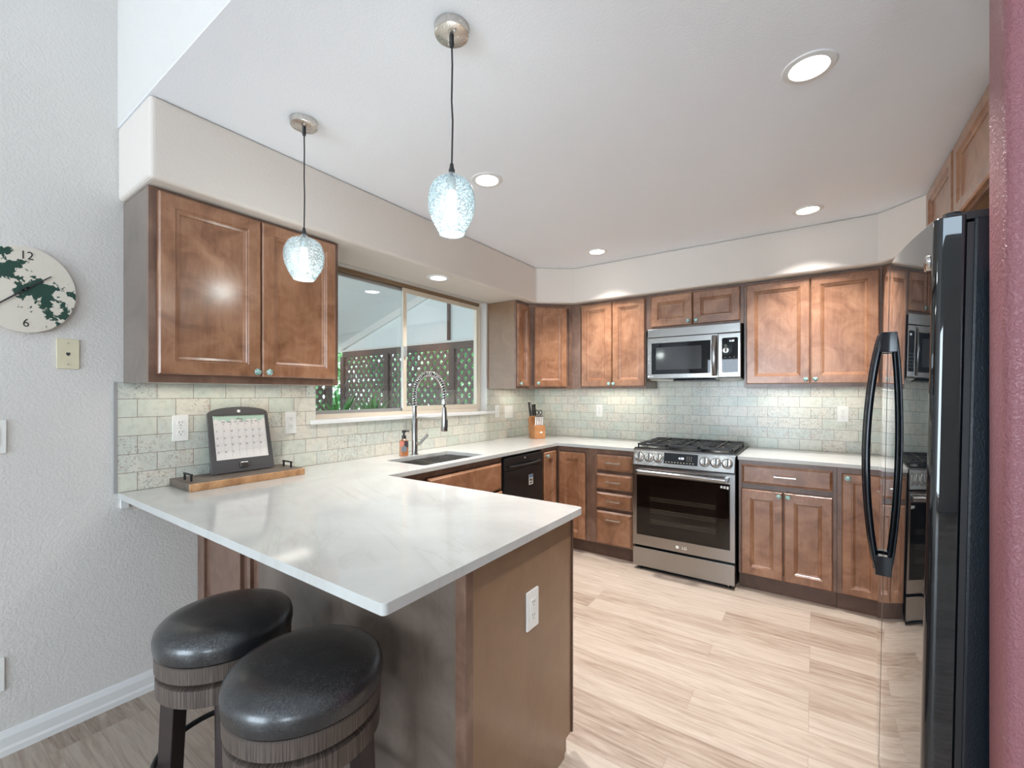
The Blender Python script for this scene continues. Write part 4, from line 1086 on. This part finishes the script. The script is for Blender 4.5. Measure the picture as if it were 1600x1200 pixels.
# soap bottle
sb = thing('soap_bottle', 'amber pump soap bottle with dark label beside the faucet', 'soap dispenser', (-2.335, 2.049, ZC), 0.9)
MB().prism(rrect(-0.030, 0.030, -0.022, 0.022, 0.014, 5), 0.0, 0.104, 'z', 0, True).build('bottle', plain('amber_soap', srgb(178, 112, 70), 0.12, 0.0, Coat_Weight=0.5), sb, bev=0.004)
MB().lathe([(0.026, 0.104), (0.018, 0.112), (0.013, 0.116), (0.013, 0.122)], (0,0,0), 24).build('shoulder', plain('clear_shoulder', srgb(150, 104, 80), 0.15), sb)
pmp = MB().lathe([(0.015, 0.120), (0.015, 0.138), (0.006, 0.141), (0.006, 0.158), (0.013, 0.160), (0.014, 0.172), (0.010, 0.175)], (0,0,0), 20)
pmp.box(-0.004, 0.036, -0.005, 0.005, 0.165, 0.173); pmp.build('pump', M['bplastic'], sb)
lb = MB(); lb.prism([(0.0205*math.cos(a), 0.048+0.024*math.sin(a)) for a in [PI/6+PI/3*i for i in range(6)]], -0.0245, -0.0222, 'y', 0)
lb.box(-0.029, 0.0, -0.0232, -0.0221, 0.072, 0.100, 1); lb.box(0.002, 0.029, -0.0232, -0.0221, 0.060, 0.102, 2)
lb.build('label_print', [plain('label_grey', srgb(122, 124, 128), 0.5), plain('label_coral', srgb(214, 130, 108), 0.5), plain('label_plum', srgb(62, 50, 56), 0.5)], sb)

# faucet
fc = thing('spring_faucet', 'brushed nickel spring pull-down faucet behind the sink', 'faucet', (-2.318, 2.132, ZC))
st_ = M['steelv']
MB().lathe([(0.026, 0.0), (0.026, 0.005), (0.021, 0.008), (0.021, 0.245), (0.016, 0.256), (0.015, 0.330), (0.017, 0.332), (0.017, 0.345)], (0,0,0), 24).build('column', M['steel'], fc)
def arc_path(s_):
    """hose centre line, s_ 0..1: up, over in a half circle towards the sink, down"""
    z0_, zc_, R_ = 0.335, 0.425, 0.142; L1, L2, L3 = zc_-z0_, PI*R_, 0.045
    d = s_*(L1+L2+L3)
    if d < L1: return Vector((0, 0, z0_+d)), Vector((0, 0, 1))
    if d < L1+L2:
        a = PI-(d-L1)/R_; return Vector((R_+R_*math.cos(a), 0, zc_+R_*math.sin(a))), Vector((math.sin(a), 0, -math.cos(a)))
    return Vector((2*R_, 0, zc_-(d-L1-L2))), Vector((0, 0, -1))
MB().tube([arc_path(i/40)[0] for i in range(41)], 0.0065, 8).build('hose', M['bplastic'], fc)
q = []; turns = 34
for i in range(turns*10+1):
    s_ = i/(turns*10); c_, t0 = arc_path(s_); n_ = Vector((0, 1, 0)); b2 = t0.cross(n_)
    a = 2*PI*i/10; q.append(c_ + (n_*math.cos(a)+b2*math.sin(a))*0.0160)
MB().tube(q, 0.0029, 6).build('spring', M['chrome'], fc)
MB().lathe([(0.018, 0.358), (0.018, 0.385)], (0.284, 0, 0), 20).build('spring_collar', M['steelv'], fc)
MB().tube([(0.284, 0, 0.360), (0.286, 0, 0.335)], 0.007, 8).build('hose_end', M['bplastic'], fc)
hd_ = MB().lathe([(0.0205, 0.178), (0.022, 0.182), (0.021, 0.240), (0.017, 0.300), (0.013, 0.338)], (0.286, 0, 0), 24)
hd_.build('spray_head', M['steel'], fc)
MB().box(0.300, 0.312, -0.006, 0.006, 0.205, 0.255).build('spray_button', M['bplastic'], fc, bev=0.002)
MB().tube([(0.015, 0, 0.262), (0.268, 0, 0.262)], 0.0048, 10).build('support_arm', M['steelv'], fc)
MB().tube([(0.012, 0.004, 0.078), (0.050, 0.014, 0.078)], 0.012, 14).build('lever_hub', M['steelv'], fc)
MB().tube([(0.045, 0.012, 0.082), (0.062, 0.020, 0.105), (0.092, 0.034, 0.140)], [0.009, 0.009, 0.010], 10).build('lever', M['steel'], fc)

# knife block
kb = thing('knife_block', 'wooden knife block standing in the counter corner', 'knife block', (-2.190, 3.585, ZC), math.radians(56))
kw = wood('knife_block_wood', srgb(150, 96, 54), srgb(178, 120, 74), srgb(196, 138, 90), coat=0.1, rough=0.4)
# side profile leaning back, extruded across; two steps
pr1 = [(-0.052, 0.0), (0.075, 0.0), (0.020, 0.205), (-0.020, 0.180), (-0.052, 0.125)]
MB().prism([(-y_, z_) for y_, z_ in [(0.052, 0.0), (-0.075, 0.0), (-0.118, 0.190), (-0.040, 0.215), (-0.020, 0.125), (0.052, 0.125)]], -0.056, 0.056, 'x').build('block', kw, kb, bev=0.003)
MB().lathe([(0.013, -0.0545), (0.014, -0.052)], (0.010, 0, 0.060), 20, 0, True, 'y').build('emblem', M['outlet'], kb)
kb_b = [o for o in bpy.data.objects if o.name.startswith('emblem')][-1]; kb_b.scale = (1.15, 1, 0.6); kb_b.location.z = 0.024
gk = 'knives and scissors in the block'
wm = Matrix.Translation(kb.location) @ Matrix.Rotation(kb.rotation_euler.z, 4, 'Z')
def knife(lx, ly, lz, dx, dy, dz, L, r_, style, label, name='kitchen_knife'):
    """handle from a slot point along a direction"""
    d = Vector((dx, dy, dz)).normalized(); p0 = Vector((lx, ly, lz)); base = wm @ p0
    t_ = thing(name, label, 'knife' if name == 'kitchen_knife' else 'scissors', base, 0, gk if name == 'kitchen_knife' else None)
    t_.rotation_euler = (Matrix.Rotation(kb.rotation_euler.z, 4, 'Z') @ d.to_track_quat('Z', 'Y').to_matrix().to_4x4()).to_euler()
    if style == 'black':
        MB().box(-0.0012, 0.0012, -0.010, 0.010, -0.05, 0.008).build('blade', M['chrome'], t_)
        h_ = MB(); h_.tube([(0, 0, 0.006), (0, 0.001, L*0.35), (0, -0.001, L*0.7), (0, 0.002, L)], [r_*0.9, r_*1.05, r_*0.9, r_*1.1], 10)
        h_.v = [(v[0]*0.75, v[1]*1.25, v[2]) for v in h_.v]; h_.build('handle', M['bplastic'], t_)
        MB().lathe([(r_*0.9, L-0.001), (r_*0.7, L+0.004)], (0, 0.002, 0), 12).build('end_cap', M['chrome'], t_)
    elif style == 'steel':
        MB().box(-0.001, 0.001, -0.006, 0.006, -0.04, 0.006).build('blade', M['chrome'], t_)
        h_ = MB().tube([(0, 0, 0.0), (0, 0, L*0.5), (0, 0, L)], [r_*0.9, r_, r_*1.05], 10); h_.build('handle', M['outlet'], t_)
        MB().lathe([(r_*1.1, L), (r_*0.8, L+0.012)], (0,0,0), 10).build('end_cap', M['bplastic'], t_)
    else:
        for s_ in (-1, 1):
            ring = [(s_*0.017+0.014*math.cos(2*PI*i/20), 0, L*0.72+0.022*math.sin(2*PI*i/20)) for i in range(20)]
            MB().tube(ring, 0.0045, 8, closed=True).build('finger_loop', M['bplastic'], t_)
        MB().box(-0.008, 0.008, -0.003, 0.003, -0.03, L*0.5).build('blades', M['chrome'], t_)
    return t_
knife(-0.040, 0.075, 0.200, -0.02, 0.28, 1, 0.150, 0.0135, 'black', 'black-handled knife at the far left of the block')
knife(-0.016, 0.072, 0.200, 0.04, 0.24, 1, 0.125, 0.0135, 'black', 'black-handled knife second from left, slightly lower')
knife(0.012, 0.085, 0.205, 0.04, 0.24, 1, 0.125, 0.0120, 'black', 'black-handled knife behind the scissors')
knife(0.030, 0.035, 0.165, 0.05, 0.22, 1, 0.115, 0.01, 'scissors', 'black-looped kitchen scissors upright in the knife block', 'kitchen_scissors')
for k in range(4):
    knife(-0.032+k*0.022, -0.020, 0.128, 0.14, 0.20, 1, 0.080, 0.0080, 'steel', 'light-handled steak knife standing in the front row of the knife block')

# ------------------------------------------------------------------ outside the window: covered patio with lattice
lat = plain('weathered_lattice', srgb(124, 112, 108), 0.7)
latd = plain('dark_fence_post', srgb(108, 94, 90), 0.7)
pale = plain('pale_patio_paint', srgb(234, 240, 242), 0.6)
struct(MB().box(-9.0, XL-0.15, -2.0, 9.0, -0.15, -0.03), 'floor_patio', plain('patio_concrete', srgb(196, 194, 188), 0.8))
def lattice(p0, p1, z0, z1, label, posts, group):
    """crossed slats between two points, framed"""
    v = Vector((p1[0]-p0[0], p1[1]-p0[1], 0)); L = v.length; ang = math.atan2(v.y, v.x)
    t_ = thing('lattice_fence', label, 'fence', (p0[0], p0[1], 0), ang, group)
    H = z1-z0; px, pz, w_ = 0.124, 0.150, 0.046
    sl = MB()
    for lay, sgn in ((0, 1), (1, -1)):
        y0_ = 0.008 if lay else -0.004; k = -int(H/pz)-2
        while k*px < L + H*px/pz + px:
            xb = k*px; pts = []
            dxz = px/pz
            # strip from bottom to top clipped to the panel
            a0_, a1_ = (xb, xb+H*dxz) if sgn > 0 else (xb+H*dxz, xb)
            q = [(a0_-w_*0.65, 0), (a0_+w_*0.65, 0), (a1_+w_*0.65, H), (a1_-w_*0.65, H)]
            def clip(poly, lim, keep_less):
                out = []
                for i in range(len(poly)):
                    A, B = poly[i], poly[(i+1) % len(poly)]
                    ia = A[0] <= lim if keep_less else A[0] >= lim; ib = B[0] <= lim if keep_less else B[0] >= lim
                    if ia: out.append(A)
                    if ia != ib:
                        s_ = (lim-A[0])/(B[0]-A[0]); out.append((lim, A[1]+s_*(B[1]-A[1])))
                return out
            q = clip(q, L, True)
            if q: q = clip(q, 0, False)
            if len(q) >= 3:
                sl.prism([(a_, b2+z0) for a_, b2 in q], y0_-0.004, y0_+0.004, 'y')
            k += 1
    sl.build('lattice_slats', lat, t_)
    MB().box(0, L, -0.03, 0.03, z1, z1+0.09).build('top_rail', latd, t_)
    MB().box(0, L, -0.02, 0.02, z0-0.06, z0).build('bottom_rail', latd, t_)
    for s_ in posts: MB().box(s_*L-0.045, s_*L+0.045, -0.045, 0.045, -0.03, z1+0.01).build('post', latd, t_)
    return t_
FYL = 4.30
lattice((-6.34, FYL), (-2.70, FYL), 0.25, 1.93, 'long lattice fence panel seen through the kitchen window', (0.0, 0.30, 0.66, 0.98), None)
lattice((-6.62, 1.2), (-6.62, 4.2), 0.25, 1.75, 'lattice panel at the far left of the window view', (0.0, 1.0), None)
# pale board on the fence, triangular infill, rafter and sloping patio roof
o = MB().box(-6.40, -2.66, FYL-0.035, FYL+0.035, 2.022, 2.050).build('fence_cap', M['white']); props(o, 'thin white cap board along the top of the lattice fence', 'fence cap')
sl_ = 0.308
def zr(x): return 2.06+sl_*(x+6.318)
o = MB().prism([(-6.30, 2.052), (-2.64, 2.052), (-2.64, zr(-2.64)), (-6.30, zr(-6.30)+0.002)], FYL+0.005, FYL+0.025, 'y').build('gable_infill', pale)
props(o, 'pale triangular wall board above the lattice fence', 'wall board')
o = MB().prism([(-6.36, zr(-6.36)), (-2.64, zr(-2.64)), (-2.64, zr(-2.64)+0.10), (-6.36, zr(-6.36)+0.10)], FYL-0.05, FYL-0.002, 'y').build('roof_rafter', M['white'])
props(o, 'white sloping rafter under the patio roof', 'rafter')
o = MB().box(-4.006, -3.99, FYL-0.05, FYL+0.004, 2.052, zr(-4.0)).build('wall_batten', latd); props(o, 'thin dark vertical batten on the pale patio board', 'batten')
o = MB().prism([(-6.70, zr(-6.70)+0.101), (-2.64, zr(-2.64)+0.101), (-2.64, zr(-2.64)+0.16), (-6.70, zr(-6.70)+0.16)], -1.5, FYL+0.25, 'y').build('patio_roof', pale)
props(o, 'pale sloping patio roof seen through the window', 'roof')
# greenery beyond
def leaf_mat(name, a, b_):
    m, t, bs = nt(name); n = noise(t, mapping(t, (1,1,1)).outputs[0], 6, 3)
    r = ramp(t, n.outputs['Fac'], [(0.35, a), (0.65, b_)]); t.links.new(r.outputs[0], bs.inputs['Base Color']); setin(bs, Roughness=0.5); return m
lf = leaf_mat('garden_leaves', srgb(60, 130, 70), srgb(140, 205, 140))
def shrub(x, y, h, w_, n, label):
    t_ = thing('garden_shrub', label, 'shrub', (x, y, -0.03), 0, 'shrubs beyond the lattice')
    MB().tube([(0, 0, 0), (0.03, 0, h*0.5), (-0.02, 0.02, h*0.85)], [0.035, 0.025, 0.01], 8).build('trunk', latd, t_)
    m_ = MB(); vs = []; fs = []
    for i in range(n):
        a = random.uniform(0, 2*PI); u = random.uniform(-1, 1); rr_ = random.uniform(0.6, 1.0)**0.5
        s_ = math.sqrt(1-u*u)
        c_ = Vector((w_*rr_*s_*math.cos(a), w_*rr_*s_*math.sin(a), h*0.55+h*0.45*rr_*u))
        d1 = Vector((random.gauss(0, 1), random.gauss(0, 1), random.gauss(0, 1))).normalized()
        d2 = d1.orthogonal().normalized(); sz = random.uniform(0.05, 0.09); b0 = len(vs)
        vs += [c_-d1*sz, c_-d2*sz*0.45, c_+d1*sz, c_+d2*sz*0.45]; fs.append((b0, b0+1, b0+2, b0+3))
    m_.add(vs, fs).build('foliage', lf, t_)
for i, (x, y, h, w_) in enumerate(((-4.0, 6.0, 2.7, 0.95), (-6.0, 6.1, 2.6, 0.95), (-8.0, 5.6, 2.4, 0.9), (-8.1, 3.4, 2.0, 0.8), (-5.0, 8.2, 3.0, 1.2), (-7.9, 8.6, 2.4, 1.1))):
    shrub(x, y, h, w_, 2600, 'leafy green garden shrub showing through the gaps of the lattice')
bl = leaf_mat('strap_leaves', srgb(40, 120, 50), srgb(110, 180, 90))
pot = plain('grey_pot', srgb(150, 148, 142), 0.7)
def strap_plant(x, y, z, n, L, label):
    t_ = thing('potted_strap_plant', label, 'potted plant', (x, y, -0.03))
    MB().lathe([(0.10, 0.0), (0.15, z*0.9), (0.155, z)], (0,0,0), 20).build('pot', pot, t_)
    m_ = MB()
    for i in range(n):
        a = random.uniform(0, 2*PI); b0 = random.uniform(0.25, 0.75); l_ = L*random.uniform(0.7, 1.1); ww = 0.020
        prev = None; vs = []; k = 6
        for j in range(k+1):
            s_ = j/k; r_ = l_*s_*b0; zz = z + l_*(s_*(1-0.25*b0*s_*2)); ax = Vector((math.cos(a), math.sin(a), 0)); sd = Vector((-math.sin(a), math.cos(a), 0))
            c_ = ax*r_ + Vector((0, 0, zz)); w3 = ww*(1-s_**2)+0.001
            vs += [c_-sd*w3, c_+sd*w3]
        m_.add(vs, [(2*j, 2*j+1, 2*j+3, 2*j+2) for j in range(k)], 0, True)
    m_.build('leaves', bl, t_)
strap_plant(-3.55, 2.36, 1.04, 24, 0.42, 'green strap-leaved potted plant outside, leftmost of the two behind the pane')
strap_plant(-3.60, 2.76, 1.04, 22, 0.38, 'green strap-leaved potted plant outside, right one behind the window mullion')
